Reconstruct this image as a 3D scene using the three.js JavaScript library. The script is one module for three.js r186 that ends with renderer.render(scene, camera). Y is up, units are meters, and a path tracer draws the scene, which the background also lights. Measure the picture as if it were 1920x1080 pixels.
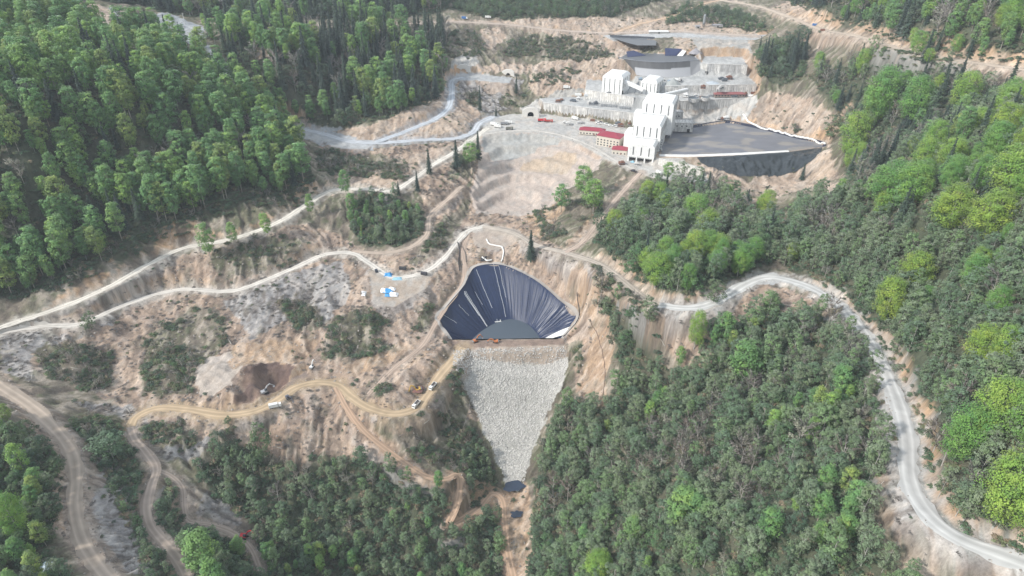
import * as THREE from 'three';
import { mergeGeometries } from 'three/addons/utils/BufferGeometryUtils.js';

// ------------------------------------------------------------------ camera, sky, sun, exposure
const scene = new THREE.Scene();
const W = 1024, Hh = 576;
const CAM_H = 374, PITCH = 32 * Math.PI / 180, FOC = 1280;
const camera = new THREE.PerspectiveCamera(2 * Math.atan(540 / FOC) * 180 / Math.PI, W / Hh, 1, 9000);
camera.position.set(0, CAM_H, 0);
camera.rotation.x = -PITCH;
scene.add(camera);
const renderer = new THREE.WebGLRenderer({ antialias: true });
renderer.setSize(W, Hh);
renderer.toneMapping = THREE.LinearToneMapping;
renderer.toneMappingExposure = 1.35;
renderer.shadowMap.enabled = true;

{ // a bright, thinly veiled sky: whitish blue, a wide soft brightening round the hidden sun
  const w = 256, h = 128, d = new Float32Array(w * h * 4);
  const sd = new THREE.Vector3(-0.70, 0.62, 0.36).normalize();
  for (let j = 0; j < h; j++) for (let i = 0; i < w; i++) {
    const el = ((j + .5) / h - .5) * Math.PI, az = ((i + .5) / w - .5) * 2 * Math.PI;
    const v = new THREE.Vector3(Math.cos(el) * Math.cos(az), Math.sin(el), Math.cos(el) * Math.sin(az));
    const k = Math.max(0, v.dot(sd)), up = Math.max(0, v.y);
    const g = 0.30 * Math.pow(k, 6) + 0.18 * k * k;
    const b = 1.02 - 0.16 * up + g, o = (j * w + i) * 4;
    d[o] = b * (0.92 - .06 * up) ; d[o + 1] = b * (0.99 - .02 * up); d[o + 2] = b * 1.10; d[o + 3] = 1;
  }
  const sky = new THREE.DataTexture(d, w, h, THREE.RGBAFormat, THREE.FloatType);
  sky.mapping = THREE.EquirectangularReflectionMapping; sky.magFilter = THREE.LinearFilter; sky.needsUpdate = true;
  scene.background = sky; scene.environment = sky;
  scene.backgroundIntensity = 0.70; scene.environmentIntensity = 0.70;
  const sun = new THREE.DirectionalLight(new THREE.Color(1, 0.955, 0.88), 3.2);
  sun.position.copy(sd).multiplyScalar(2500).add(new THREE.Vector3(0, 0, -700));
  sun.target.position.set(0, 50, -700);
  sun.castShadow = true; sun.shadow.radius = 9;
  Object.assign(sun.shadow.camera, { left: -1300, right: 1300, top: 1300, bottom: -1300, near: 10, far: 6000 });
  sun.shadow.mapSize.set(4096, 4096);
  scene.add(sun, sun.target);
}
scene.fog = new THREE.FogExp2(new THREE.Color(0.80, 0.87, 0.95), 0.00010);

// ------------------------------------------------------------------ small tools
function rng(seed) { let s = seed >>> 0; return () => { s = (s + 0x6D2B79F5) | 0; let t = Math.imul(s ^ (s >>> 15), 1 | s); t = (t + Math.imul(t ^ (t >>> 7), 61 | t)) ^ t; return ((t ^ (t >>> 14)) >>> 0) / 4294967296; }; }
const clamp = (x, a, b) => x < a ? a : x > b ? b : x;
const lerp = (a, b, t) => a + (b - a) * t;
const sstep = (a, b, x) => { const t = clamp((x - a) / (b - a), 0, 1); return t * t * (3 - 2 * t); };
function hash2(i, j, s) { let h = Math.imul(i, 374761393) ^ Math.imul(j, 668265263) ^ Math.imul(s, 974711); h = Math.imul(h ^ (h >>> 13), 1274126177); return ((h ^ (h >>> 16)) >>> 0) / 4294967296; }
function vnoise(x, y, s) { // value noise, 0..1
  const i = Math.floor(x), j = Math.floor(y), fx = x - i, fy = y - j, u = fx * fx * (3 - 2 * fx), v = fy * fy * (3 - 2 * fy);
  const a = hash2(i, j, s), b = hash2(i + 1, j, s), c = hash2(i, j + 1, s), d = hash2(i + 1, j + 1, s);
  return a + (b - a) * u + (c - a) * v + (a - b - c + d) * u * v;
}
function fbm(x, y, s, o = 4) { let a = 0, w = .5, n = 0; for (let k = 0; k < o; k++) { a += w * vnoise(x, y, s + k * 17); n += w; w *= .5; x = x * 2.03 + 7.1; y = y * 2.03 - 3.7; } return a / n; }
const names = {};
function numbered(n) { const k = names[n] = (names[n] ?? -1) + 1; return k ? n + '_' + String(k).padStart(3, '0') : n; }
function tag(o, label, category, group, kind) {
  if (label) o.userData.label = label; if (category) o.userData.category = category; if (group) o.userData.group = group; if (kind) o.userData.kind = kind; return o;
}
function thing(name, label, category, group) { const o = new THREE.Group(); o.name = numbered(name); scene.add(o); return tag(o, label, category, group); }
function part(name, geo, mat, parent) {
  const m = new THREE.Mesh(Array.isArray(geo) ? mergeGeometries(geo.map(g => g.index ? g.toNonIndexed() : g)) : geo, mat);
  m.name = name; m.castShadow = m.receiveShadow = true; parent.add(m); return m;
}
function struct(name, geo, mat, label, category) { const m = part(numbered(name), geo, mat, scene); return tag(m, label, category, null, 'structure'); }
const std = (r, g, b, rough = .9, o = {}) => new THREE.MeshStandardMaterial({ color: new THREE.Color().setRGB(r, g, b), roughness: rough, ...o });

// ------------------------------------------------------------------ a point of the place from its bearing and height
const SP = Math.sin(PITCH), CP = Math.cos(PITCH);
function P(u, v, E) { // bearing (u, v) as read on the photograph, height E -> place [x, z, E]
  const a = (u - 960) / FOC, b = (v - 540) / FOC, d = (CAM_H - E) / (SP + b * CP);
  return [a * d, -(CP - b * SP) * d, E];
}
// ------------------------------------------------------------------ survey points of the valley
const ROADS = [];
function road(name, label, w, pts, o = {}) {
  const r = { name, label, w, cut: 1.7, fill: 1.0, cr: 10, fr: 8, col: [.50, .47, .44], ...o };
  r.P = pts.map(p => P(...p));
  // smooth centre line
  const c = new THREE.CatmullRomCurve3(r.P.map(p => new THREE.Vector3(p[0], p[1], p[2])), false, 'centripetal');
  const n = Math.max(6, Math.round(c.getLength() / 3.5));
  r.line = c.getSpacedPoints(n);
  ROADS.push(r); return r;
}
road('gravel_road', 'pale gravel road below the wood on the left, the upper of two running side by side', 3.6, [[-60, 640, 37], [0, 614, 40], [100, 582, 43], [200, 540, 48], [262, 505, 52], [310, 480, 55], [350, 464, 57], [420, 452, 60], [480, 434, 62], [530, 412, 64], [580, 380, 67], [625, 357, 70], [690, 355, 72], [735, 358, 73.5], [775, 335, 76], [815, 307, 79], [850, 287, 81.5], [885, 262, 83.5], [915, 240, 84.5]], { col: [.60, .56, .50], cr: 19, cut: 1.1 });
road('dirt_road', 'pale dirt road below the upper gravel road, dipping past the bush covered knoll', 3.2, [[-60, 650, 34], [0, 625, 36], [80, 612, 35], [150, 607, 34], [230, 573, 33], [300, 550, 32], [345, 543, 32], [440, 545, 32], [500, 524, 34], [560, 498, 36], [610, 477, 38], [660, 475, 39], [690, 492, 37.5], [740, 520, 34], [800, 508, 36], [835, 480, 39], [860, 450, 42], [880, 432, 43.5], [910, 424, 44]], { col: [.58, .54, .49] });
road('dirt_track', 'narrow tan track curving round the bush covered mound above the small camp', 3.0, [[660, 470, 39], [720, 474, 41], [770, 464, 44], [800, 440, 48], [806, 405, 54], [838, 375, 60], [866, 350, 66]], { col: [.42, .34, .28] });
road('dirt_road', 'broken tan road passing round the head of the lined pit', 3.4, [[905, 424, 44], [960, 436, 46], [1000, 458, 50], [1060, 474, 55], [1120, 494, 60], [1170, 528, 66], [1205, 557, 71], [1235, 572, 74]], { col: [.44, .385, .33], cr: 7, cut: 1.3 });
road('gravel_road', 'pale gravel road climbing the right hillside in a long bend to the bottom right corner', 4.7, [[1235, 572, 74], [1300, 577, 78], [1350, 563, 81], [1400, 532, 84], [1440, 520, 86], [1500, 532, 90], [1560, 562, 95], [1610, 612, 101], [1650, 676, 107], [1680, 744, 113], [1700, 820, 118], [1706, 900, 123], [1730, 952, 127], [1790, 1004, 131], [1880, 1040, 135], [1980, 1075, 139]], { col: [.53, .525, .515], cr: 5, cut: 1.6, fr: 7 });
road('dirt_road', 'ochre haul road winding below the brown excavation to the parked white dumper', 4.2, [[245, 800, 3], [255, 782, 4], [290, 766, 5], [350, 768, 5], [420, 778, 5], [480, 770, 5], [520, 750, 5], [552, 728, 5], [590, 718, 5], [630, 722, 4], [660, 745, 2], [695, 766, 1], [740, 776, 0], [778, 766, 0], [800, 742, 1], [818, 712, 3], [845, 680, 5], [868, 652, 6]], { col: [.43, .325, .215], cut: 1.3, cr: 12 });
road('dirt_road', 'twin rut dirt road winding through the bushes at lower left, the one nearer the middle', 3.6, [[245, 800, 3], [252, 822, 1], [275, 850, -3], [292, 880, -7], [283, 908, -9], [275, 945, -12], [282, 985, -14], [310, 1020, -17], [335, 1050, -20], [352, 1085, -22], [370, 1130, -24]], { col: [.38, .31, .26] });
road('dirt_track', 'short dirt spur forking behind the bushes towards the red excavator', 2.2, [[292, 880, -7], [322, 893, -12], [342, 915, -18], [345, 950, -24], [352, 975, -28], [400, 985, -38], [440, 1000, -46], [470, 1028, -50], [490, 1075, -54]], { col: [.38, .31, .26] });
road('dirt_road', 'wide rutted dirt road leaving by the left edge and running down to the bottom edge', 5.0, [[-30, 700, 32], [0, 724, 30], [50, 757, 26], [100, 802, 20], [135, 850, 15], [142, 900, 11], [138, 950, 8], [150, 1005, 5], [175, 1050, 2], [205, 1090, 0], [240, 1130, -2]], { col: [.40, .33, .27] });
road('dirt_track', 'rutted tan track descending from the haul road to the foot of the stone dam', 2.8, [[630, 726, 4], [650, 765, -1], [680, 806, -8], [720, 840, -15], [760, 868, -21], [800, 893, -28], [835, 898, -32], [858, 890, -36], [862, 912, -41], [855, 950, -47], [838, 985, -53], [862, 975, -56], [900, 950, -59], [925, 925, -61], [940, 935, -63], [946, 980, -67], [952, 1030, -72], [965, 1090, -78]], { col: [.44, .305, .215] });
road('gravel_road', 'grey road looping down round the tan knoll to the mine yard', 4.2, [[868, 145, 117], [850, 150, 114], [846, 172, 109], [842, 200, 102], [818, 222, 97], [780, 238, 94], [740, 254, 91], [705, 266, 89]], { col: [.42, .45, .49] });
road('gravel_road', 'grey road from the pale spoil flat along the foot of the tan knoll into the yard', 4.6, [[560, 240, 96], [610, 252, 91], [650, 264, 89], [705, 268, 88.5], [780, 263, 87.5], [850, 260, 86.5], [884, 250, 86], [900, 230, 86], [925, 218, 86.5]], { col: [.45, .47, .50] });
road('dirt_road', 'tan bench road crossing the far hillside at the top', 4.5, [[380, 43, 183], [470, 46, 180], [560, 45, 178], [650, 50, 172], [760, 45, 166], [850, 41, 161], [950, 46, 157], [1050, 57, 151], [1150, 62, 149], [1250, 58, 152], [1330, 62, 152], [1420, 68, 150]], { col: [.46, .38, .32], cut: 1.0, cr: 16 });
road('dirt_road', 'tan road on the far right hillside leaving by the right edge', 4.5, [[1250, -20, 170], [1350, 0, 168], [1420, 12, 171], [1480, 32, 174], [1540, 55, 178], [1600, 66, 186], [1660, 84, 194], [1740, 104, 203], [1830, 118, 208], [1940, 134, 213]], { col: [.52, .43, .35], cut: 1.0, cr: 16 });
road('dirt_track', 'tan track climbing the far slope at the top between dark bushes', 3, [[1150, 62, 149], [1200, 45, 154], [1260, 30, 160], [1310, 10, 166], [1350, 0, 168]], { col: [.52, .38, .27], cut: .8 });
road('dirt_track', 'straight steep tan track up the knoll right of the upper dam', 2.6, [[1060, 474, 55], [1090, 455, 58], [1120, 418, 62], [1150, 380, 68], [1180, 345, 74], [1200, 325, 78]], { col: [.44, .35, .29] });
road('dirt_track', 'narrow worn track beside the lined pit, along its left rim', 2.4, [[690, 740, 3], [740, 690, 8], [790, 650, 11], [815, 610, 13], [838, 572, 18], [868, 530, 26], [872, 500, 33], [868, 470, 38], [880, 434, 43]], { col: [.40, .31, .25] });

road('dirt_track', 'pale track along the upper rim of the stepped dam', 2.2, [[905, 252, 84.6], [950, 246.5, 84.4], [1000, 245, 84], [1060, 256, 83.4], [1110, 275, 82.6], [1150, 299, 81.4], [1190, 318, 79.8]], { col: [.52, .49, .45], cr: 3, fr: 3 });
const PADS = []; // flat or sloping platforms: corners with heights
function pad(pts, o = {}) { const p = { up: 1.6, down: .9, reach: 22, type: null, ...o }; p.pts = pts.map(q => P(...q)); PADS.push(p); return p; }
const yardPad = pad([[905, 222, 86], [960, 214, 86], [1020, 214, 85.5], [1120, 226, 85], [1190, 246, 84], [1240, 262, 82], [1245, 300, 80], [1320, 318, 79], [1330, 345, 77], [1225, 334, 79], [1140, 300, 81], [1080, 266, 83], [1000, 248, 84], [905, 252, 84.5]], { type: 'yard', up: 6, down: 1.1, reach: 14 });
// retaining walls: foot line and height; each terrace starts at the top of its wall
const WALLS = [
  { A: [1019, 212, 85], B: [1198, 234, 85], h: 14, label: 'long grey concrete retaining wall above the red roofed offices', back: [[1225, 205, 99], [1186, 196, 99], [1096, 181, 99], [1010, 184, 99]] },
  { A: [1096, 187, 98.8], B: [1187, 202, 98.8], h: 13.5, label: 'whitish retaining wall under the two white silo houses', back: [[1275, 186, 112], [1275, 160, 112], [1200, 154, 112], [1100, 150, 112]] },
  { A: [1258, 220, 88], B: [1405, 213, 88], h: 21, label: 'tall grey retaining wall behind the tailings pond', back: [[1414, 174, 109.5], [1300, 172, 109.5], [1245, 174, 109.5]] },
  { A: [1245, 177, 110], B: [1416, 174, 110], h: 11, label: 'middle retaining wall behind the long red roofed shed', back: [[1402, 141, 121], [1320, 137, 121], [1190, 142, 121], [1205, 158, 121]] },
  { A: [1312, 140, 121], B: [1398, 143, 121], h: 15, label: 'topmost pale retaining wall below the grey spoil heap, stained dark in streaks', back: [[1392, 108, 136.5], [1320, 106, 137]] },
];
for (const w of WALLS) {
  w.a = P(...w.A); w.b = P(...w.B); const E = w.A[2] + w.h - .4;
  const p = pad([], { up: 1.4, down: 9, reach: 7, type: 'concrete' });
  p.pts = [[w.a[0], w.a[1] - .9, E], [w.b[0], w.b[1] - .9, E], ...w.back.map(q => P(...q))];
}
const terraceD = PADS[PADS.length - 2];
const portalYard = pad([[855, 138, 117], [890, 138, 116], [960, 146, 112], [955, 156, 111], [890, 150, 114], [850, 152, 115]], { up: 4, down: .8, type: 'gravel', reach: 14 });
const scree = pad([[545, 232, 99], [600, 244, 93], [660, 262, 89], [700, 262, 89], [690, 280, 87], [640, 278, 88], [580, 262, 92], [548, 244, 97]], { up: 1.2, down: .8, type: 'gravel', reach: 12 });
const quarryPad = pad([[520, 748, 5], [545, 728, 5], [580, 706, 6], [575, 696, 7], [545, 712, 6]], { up: 1.5, reach: 8, down: .8, type: 'earth' });
const topPad = pad([[1130, 66, 149], [1300, 60, 152], [1440, 66, 150], [1420, 76, 148], [1300, 72, 149], [1150, 76, 147]], { up: 1.2, down: .8, type: 'gravel', reach: 20 });
const turnPad = pad([[1405, 530, 85], [1420, 514, 86], [1450, 510, 87], [1480, 524, 88], [1450, 534, 86]], { up: 1.5, reach: 16, type: 'gravel' });
const campPad = pad([[690, 505, 37], [740, 515, 35], [810, 512, 35], [800, 540, 31], [740, 575, 27], [700, 570, 29]], { up: 1.2, down: .7, reach: 14, type: 'camp' });
const crestPad = pad([[846, 640, 6], [1056, 636, 6], [1060, 646, 6], [846, 652, 6]], { up: 1.5, down: .65, reach: 8, type: 'brown' });
const rimPad = pad([[846, 638, 6], [836, 622, 9], [818, 600, 12], [832, 576, 17], [868, 533, 25], [877, 513, 29], [886, 500, 32], [905, 494, 34], [942, 494, 34], [978, 507, 32], [1014, 527, 28], [1049, 557, 22], [1086, 592, 12.5], [1056, 635, 6]], { up: 1.1, down: .8, reach: 10, type: 'clay' });
const saddlePad = pad([[880, 428, 43.5], [940, 424, 44], [975, 432, 45], [985, 450, 44], [930, 470, 40], [890, 460, 41]], { up: 1.2, down: .7, reach: 12, type: 'clay' });
// upper tailings pond: a flat basin with its black faced dam
const POND_E = 86;
const pondPoly = [[1238, 262], [1262, 246], [1300, 238], [1365, 229], [1395, 234], [1440, 244], [1490, 257], [1540, 268], [1546, 276], [1480, 284], [1360, 291], [1240, 292]].map(q => P(q[0], q[1], POND_E));
const pondPad = pad([[1225, 262, 87], [1262, 242, 87], [1300, 234, 87], [1365, 224, 87], [1400, 229, 87], [1490, 252, 87], [1550, 265, 87], [1556, 277, 87], [1480, 288, 87], [1360, 295, 87], [1230, 296, 87]], { up: 1.5, down: .95, reach: 24, type: 'tan' });
const upperPoolPad = pad([[1160, 110, 139], [1240, 114, 139], [1312, 113, 139], [1300, 104, 139], [1240, 102, 139], [1172, 102, 139]], { up: 1.3, down: 1.2, reach: 16, type: 'gravel' });

// dug bowls and dumped mounds: bearing, height of the ground, radius, rise
const BUMPS = [[512, 716, 9, 17, -7], [470, 752, 6, 10, -3], [430, 748, 8, 12, 5], [470, 700, 12, 14, 5], [560, 690, 11, 14, 3.5], [400, 700, 14, 20, 3], [700, 690, 6, 14, 3], [760, 715, 3, 12, 3], [860, 720, -2, 14, 3], [300, 700, 12, 22, 4], [150, 690, 16, 24, 5], [640, 640, 14, 22, 5], [560, 560, 27, 20, -6], [640, 560, 29, 14, -5], [470, 590, 24, 20, 4], [380, 560, 29, 22, 3], [700, 620, 16, 16, 3], [1100, 600, 20, 12, 3], [1300, 640, 58, 20, 5], [560, 820, -14, 22, 4], [420, 830, -12, 20, 4], [330, 820, 0, 14, 3]];
const CONTROL = [
  [0, 0, 225], [200, 0, 216], [400, 0, 200], [500, 0, 196], [700, 0, 186], [850, 0, 178], [1000, 0, 178], [1200, 0, 172], [1500, 0, 182], [1600, 0, 215], [1750, 0, 228], [1920, 0, 240],
  [0, 60, 215], [100, 60, 212], [220, 40, 204], [340, 50, 188], [700, 75, 163], [180, 120, 190], [300, 120, 178], [430, 140, 158], [560, 110, 162], [0, 110, 205],
  [700, 110, 145], [800, 110, 137], [900, 92, 138], [1000, 92, 133], [1100, 92, 137], [650, 150, 130], [750, 150, 123], [550, 160, 140],
  [620, 232, 98], [700, 228, 100], [780, 215, 104], [860, 215, 98], [830, 235, 96], [950, 172, 100], [940, 200, 91], [1050, 150, 112], [1000, 165, 103], [980, 130, 118], [1080, 120, 124],
  [0, 200, 190], [150, 150, 190], [250, 200, 168], [350, 200, 152], [450, 200, 138], [520, 232, 112], [0, 300, 143], [150, 300, 131], [300, 300, 116], [450, 300, 104], [560, 310, 90],
  [0, 400, 110], [0, 480, 80], [80, 470, 74], [150, 400, 92], [300, 380, 90], [450, 370, 83], [560, 360, 76], [0, 550, 53], [150, 500, 64], [300, 440, 70], [230, 470, 66], [80, 545, 53],
  [600, 300, 84], [700, 300, 80], [800, 296, 80], [660, 330, 76], [700, 400, 56], [600, 430, 50], [850, 400, 48], [880, 345, 62], [740, 440, 47], [500, 470, 50], [430, 490, 46], [560, 450, 53], [350, 510, 43], [640, 400, 60],
  [900, 395, 47], [985, 395, 47], [905, 268, 82], [1000, 252, 83.5], [1120, 290, 80], [1080, 345, 65], [1000, 320, 65], [940, 320, 65], [1040, 300, 73], [895, 310, 72],
  [1050, 400, 60], [1120, 360, 72], [1170, 400, 69], [1030, 440, 54], [1000, 410, 50],
  [1300, 345, 76], [1420, 345, 70], [1420, 395, 72], [1560, 330, 82], [1600, 250, 125], [1440, 225, 94], [1460, 182, 114], [1520, 195, 116], [1540, 250, 95], [1600, 150, 150], [1700, 180, 165], [1800, 200, 180], [1920, 220, 195], [1450, 110, 145], [1520, 100, 150], [1430, 150, 130],
  [1350, 92, 148], [1250, 90, 145], [1200, 85, 143], [1330, 112, 139], [1230, 230, 88], [1330, 222, 88],
  [1600, 350, 120], [1700, 300, 160], [1800, 300, 178], [1920, 350, 200], [1700, 400, 150], [1600, 450, 110], [1500, 430, 92], [1500, 360, 82], [1300, 420, 76], [1200, 420, 70], [1400, 480, 85], [1250, 520, 77],
  [1750, 550, 130], [1650, 560, 109], [1850, 550, 155], [1900, 450, 190], [1850, 700, 150], [1920, 800, 168], [1800, 850, 138], [1760, 750, 124], [1920, 950, 150], [1920, 600, 185],
  [1150, 560, 52], [1100, 522, 55], [1200, 650, 38], [1120, 600, 28], [1130, 700, 4], [1100, 750, -10], [1350, 600, 68], [1350, 700, 50], [1250, 700, 28], [1500, 650, 82], [1500, 580, 86], [1600, 750, 98], [1500, 800, 78], [1300, 800, 36], [1150, 800, -10], [1050, 800, -33], [1060, 690, -8], [1040, 750, -24],
  [1010, 830, -44], [1050, 900, -44], [1200, 900, 10], [1350, 900, 48], [1500, 900, 84], [1600, 900, 106], [1650, 1000, 112], [1500, 1000, 90], [1350, 1000, 52], [1200, 1000, 3], [1050, 1000, -58], [1000, 1080, -75], [1200, 1080, -8], [1400, 1080, 58], [1600, 1080, 102], [1750, 1080, 116],
  [960, 700, -10], [960, 760, -27], [960, 830, -44], [965, 905, -61], [880, 720, -12], [895, 780, -29], [930, 860, -50],
  [100, 650, 27], [200, 700, 12], [130, 650, 25], [300, 600, 25], [300, 690, 12], [450, 600, 23], [450, 670, 13], [560, 600, 24], [600, 680, 8], [600, 540, 31], [700, 600, 22], [700, 650, 12], [800, 630, 11], [720, 710, 4],
  [450, 850, -18], [600, 850, -20], [350, 850, -9], [450, 950, -42], [600, 950, -48], [700, 850, -22], [800, 820, -26], [880, 830, -41], [700, 1000, -62], [850, 1050, -75], [450, 1050, -50], [600, 1050, -66], [215, 900, -1], [220, 960, -4], [270, 1050, -13],
  [60, 900, 20], [40, 800, 30], [0, 1000, 18], [80, 1060, 8], [0, 900, 24], [190, 800, 8], [0, 660, 34],
  [850, 620, 9], [838, 600, 13], [870, 545, 25], [905, 490, 35], [960, 495, 34], [1020, 525, 29], [1080, 575, 20], [1090, 610, 14], [1070, 640, 7],
];

// ------------------------------------------------------------------ thin plate spline through the survey points
const KN = [];
for (const c of CONTROL) KN.push(P(...c));
for (const r of ROADS) { let last = null; for (const p of r.P) { if (!last || Math.hypot(p[0] - last[0], p[1] - last[1]) > 22) { KN.push(p); last = p; } } }
const HUM = BUMPS.map(b => [...P(b[0], b[1], b[2]), b[3], b[4]]);
for (const p of [yardPad, pondPad]) for (const q of p.pts) KN.push(q);
for (const q of [[0, -60, -95], [220, -60, 120], [-250, -80, -20], [420, -120, 220], [-500, -150, 60], [0, -220, -88], [-700, -350, 110], [-800, -700, 240], [-1000, -1100, 320], [-500, -1500, 300], [0, -1500, 235], [500, -1500, 235], [0, -1900, 320], [900, -1300, 330], [700, -700, 250], [800, -400, 300], [600, -250, 290], [-1100, -1900, 380], [1100, -1900, 380], [-1100, -300, 200], [1100, -300, 340]]) KN.push(q);
const S = 1 / 100;
const tps = (() => {
  // merge near duplicates
  const pts = [];
  for (const p of KN) { const q = pts.find(o => Math.hypot(o[0] - p[0], o[1] - p[1]) < 7); if (q) { q[2] = (q[2] * q[3] + p[2]) / (q[3] + 1); q[3]++; } else pts.push([p[0], p[1], p[2], 1]); }
  const n = pts.length, m = n + 3, A = new Float64Array(m * (m + 1)), w = m + 1;
  const U = (dx, dz) => { const r2 = dx * dx + dz * dz; return r2 > 0 ? .5 * r2 * Math.log(r2) : 0; };
  for (let i = 0; i < n; i++) {
    const X = pts[i][0] * S, Z = pts[i][1] * S;
    for (let j = 0; j < n; j++) A[i * w + j] = U(X - pts[j][0] * S, Z - pts[j][1] * S);
    A[i * w + i] += .02;
    A[i * w + n] = 1; A[i * w + n + 1] = X; A[i * w + n + 2] = Z; A[n * w + i] = 1; A[(n + 1) * w + i] = X; A[(n + 2) * w + i] = Z; A[i * w + m] = pts[i][2];
  }
  for (let c = 0; c < m; c++) {
    let b = c; for (let r = c + 1; r < m; r++) if (Math.abs(A[r * w + c]) > Math.abs(A[b * w + c])) b = r;
    if (b !== c) for (let k = c; k <= m; k++) { const t = A[c * w + k]; A[c * w + k] = A[b * w + k]; A[b * w + k] = t; }
    const iv = 1 / A[c * w + c];
    for (let r = c + 1; r < m; r++) { const f = A[r * w + c] * iv; if (f) for (let k = c; k <= m; k++) A[r * w + k] -= f * A[c * w + k]; }
  }
  const s = new Float64Array(m);
  for (let r = m - 1; r >= 0; r--) { let v = A[r * w + m]; for (let k = r + 1; k < m; k++) v -= A[r * w + k] * s[k]; s[r] = v / A[r * w + r]; }
  return (x, z) => { const X = x * S, Z = z * S; let v = s[n] + s[n + 1] * X + s[n + 2] * Z; for (let j = 0; j < n; j++) { const dx = X - pts[j][0] * S, dz = Z - pts[j][1] * S, r2 = dx * dx + dz * dz; if (r2 > 0) v += s[j] * .5 * r2 * Math.log(r2); } return v; };
})();
const CB = 7, CX0 = -1120, CZ0 = -1960, CNX = 321, CNZ = 280; // coarse survey grid
const coarse = new Float32Array(CNX * CNZ);
for (let j = 0; j < CNZ; j++) for (let i = 0; i < CNX; i++) coarse[j * CNX + i] = tps(CX0 + i * CB, CZ0 + j * CB);
function baseIn(x, z) { // cubic B-spline of the coarse grid
  const gx = clamp((x - CX0) / CB, 1.001, CNX - 2.001), gz = clamp((z - CZ0) / CB, 1.001, CNZ - 2.001), i = Math.floor(gx), j = Math.floor(gz), u = gx - i, v = gz - j;
  const bx = [(1 - u) ** 3 / 6, (3 * u ** 3 - 6 * u * u + 4) / 6, (-3 * u ** 3 + 3 * u * u + 3 * u + 1) / 6, u ** 3 / 6];
  const bz = [(1 - v) ** 3 / 6, (3 * v ** 3 - 6 * v * v + 4) / 6, (-3 * v ** 3 + 3 * v * v + 3 * v + 1) / 6, v ** 3 / 6];
  let s = 0; for (let b = 0; b < 4; b++) { const o = (j - 1 + b) * CNX + i - 1; s += bz[b] * (bx[0] * coarse[o] + bx[1] * coarse[o + 1] + bx[2] * coarse[o + 2] + bx[3] * coarse[o + 3]); }
  return s;
}
function base(x, z) {
  const e = Math.max(0, Math.abs(x) - 1050, -z - 1850, z + 70), h = baseIn(x, z);
  return e > 0 ? lerp(h, 260 + 260 * (fbm(x / 900, z / 900, 5, 4) - .35), sstep(0, 700, e)) : h;
}
function land(u, v) { // the ground seen on a bearing
  let lo = 40, step = 6;
  for (let d = 60; d < 2200; d += step) { const q = P(u, v, 0), k = d / Math.hypot(q[0], q[1], CAM_H); const y = CAM_H * (1 - k); if (base(q[0] * k, q[1] * k) > y) { let a = d - step, b = d; for (let t = 0; t < 14; t++) { const m = (a + b) / 2, kk = m / Math.hypot(q[0], q[1], CAM_H); if (base(q[0] * kk, q[1] * kk) > CAM_H * (1 - kk)) b = m; else a = m; } const kk = b / Math.hypot(q[0], q[1], CAM_H); return [q[0] * kk, q[1] * kk, CAM_H * (1 - kk)]; } }
  const q = P(u, v, 150); return q;
}
// ------------------------------------------------------------------ the ground sheet
function lines(parts) { const a = []; for (const [from, to, st] of parts) { const n = Math.round(Math.abs(to - from) / st); for (let k = 0; k < n; k++) a.push(from + (to - from) * k / n); } a.push(parts[parts.length - 1][1]); return Float64Array.from(a); }
const Q = globalThis.QUICK ? 2.5 : 1;
const GX = lines([[-4200, -2000, 300], [-2000, -1050, 50], [-1050, -620, 7 * Q], [-620, -330, 2.1 * Q], [-330, 270, 1.3 * Q], [270, 620, 2.1 * Q], [620, 1050, 7 * Q], [1050, 2000, 50], [2000, 4200, 300]]);
const GZ = lines([[-5200, -2400, 300], [-2400, -1650, 40], [-1650, -1150, 6 * Q], [-1150, -760, 1.7 * Q], [-760, -200, 1.3 * Q], [-200, 100, 6], [100, 800, 60], [800, 2500, 300]]);
const NX = GX.length, NZ = GZ.length, NV = NX * NZ;
const HT = new Float32Array(NV), RD = new Float32Array(NV).fill(1e3), RE = new Float32Array(NV), RI = new Int16Array(NV).fill(-1), RX = new Float32Array(NV), RZ = new Float32Array(NV), STREAK = new Float32Array(NV).fill(.5), CUT = new Float32Array(NV), PT = new Int8Array(NV), PDIST = new Float32Array(NV).fill(1e3);
function idx(arr, v) { let a = 0, b = arr.length - 1; while (b - a > 1) { const m = (a + b) >> 1; if (arr[m] <= v) a = m; else b = m; } return a; }
function eachIn(x0, x1, z0, z1, fn) { const i0 = Math.max(0, idx(GX, x0)), i1 = Math.min(NX - 1, idx(GX, x1) + 1), j0 = Math.max(0, idx(GZ, z0)), j1 = Math.min(NZ - 1, idx(GZ, z1) + 1); for (let j = j0; j <= j1; j++) for (let i = i0; i <= i1; i++) fn(j * NX + i, GX[i], GZ[j]); }
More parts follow.
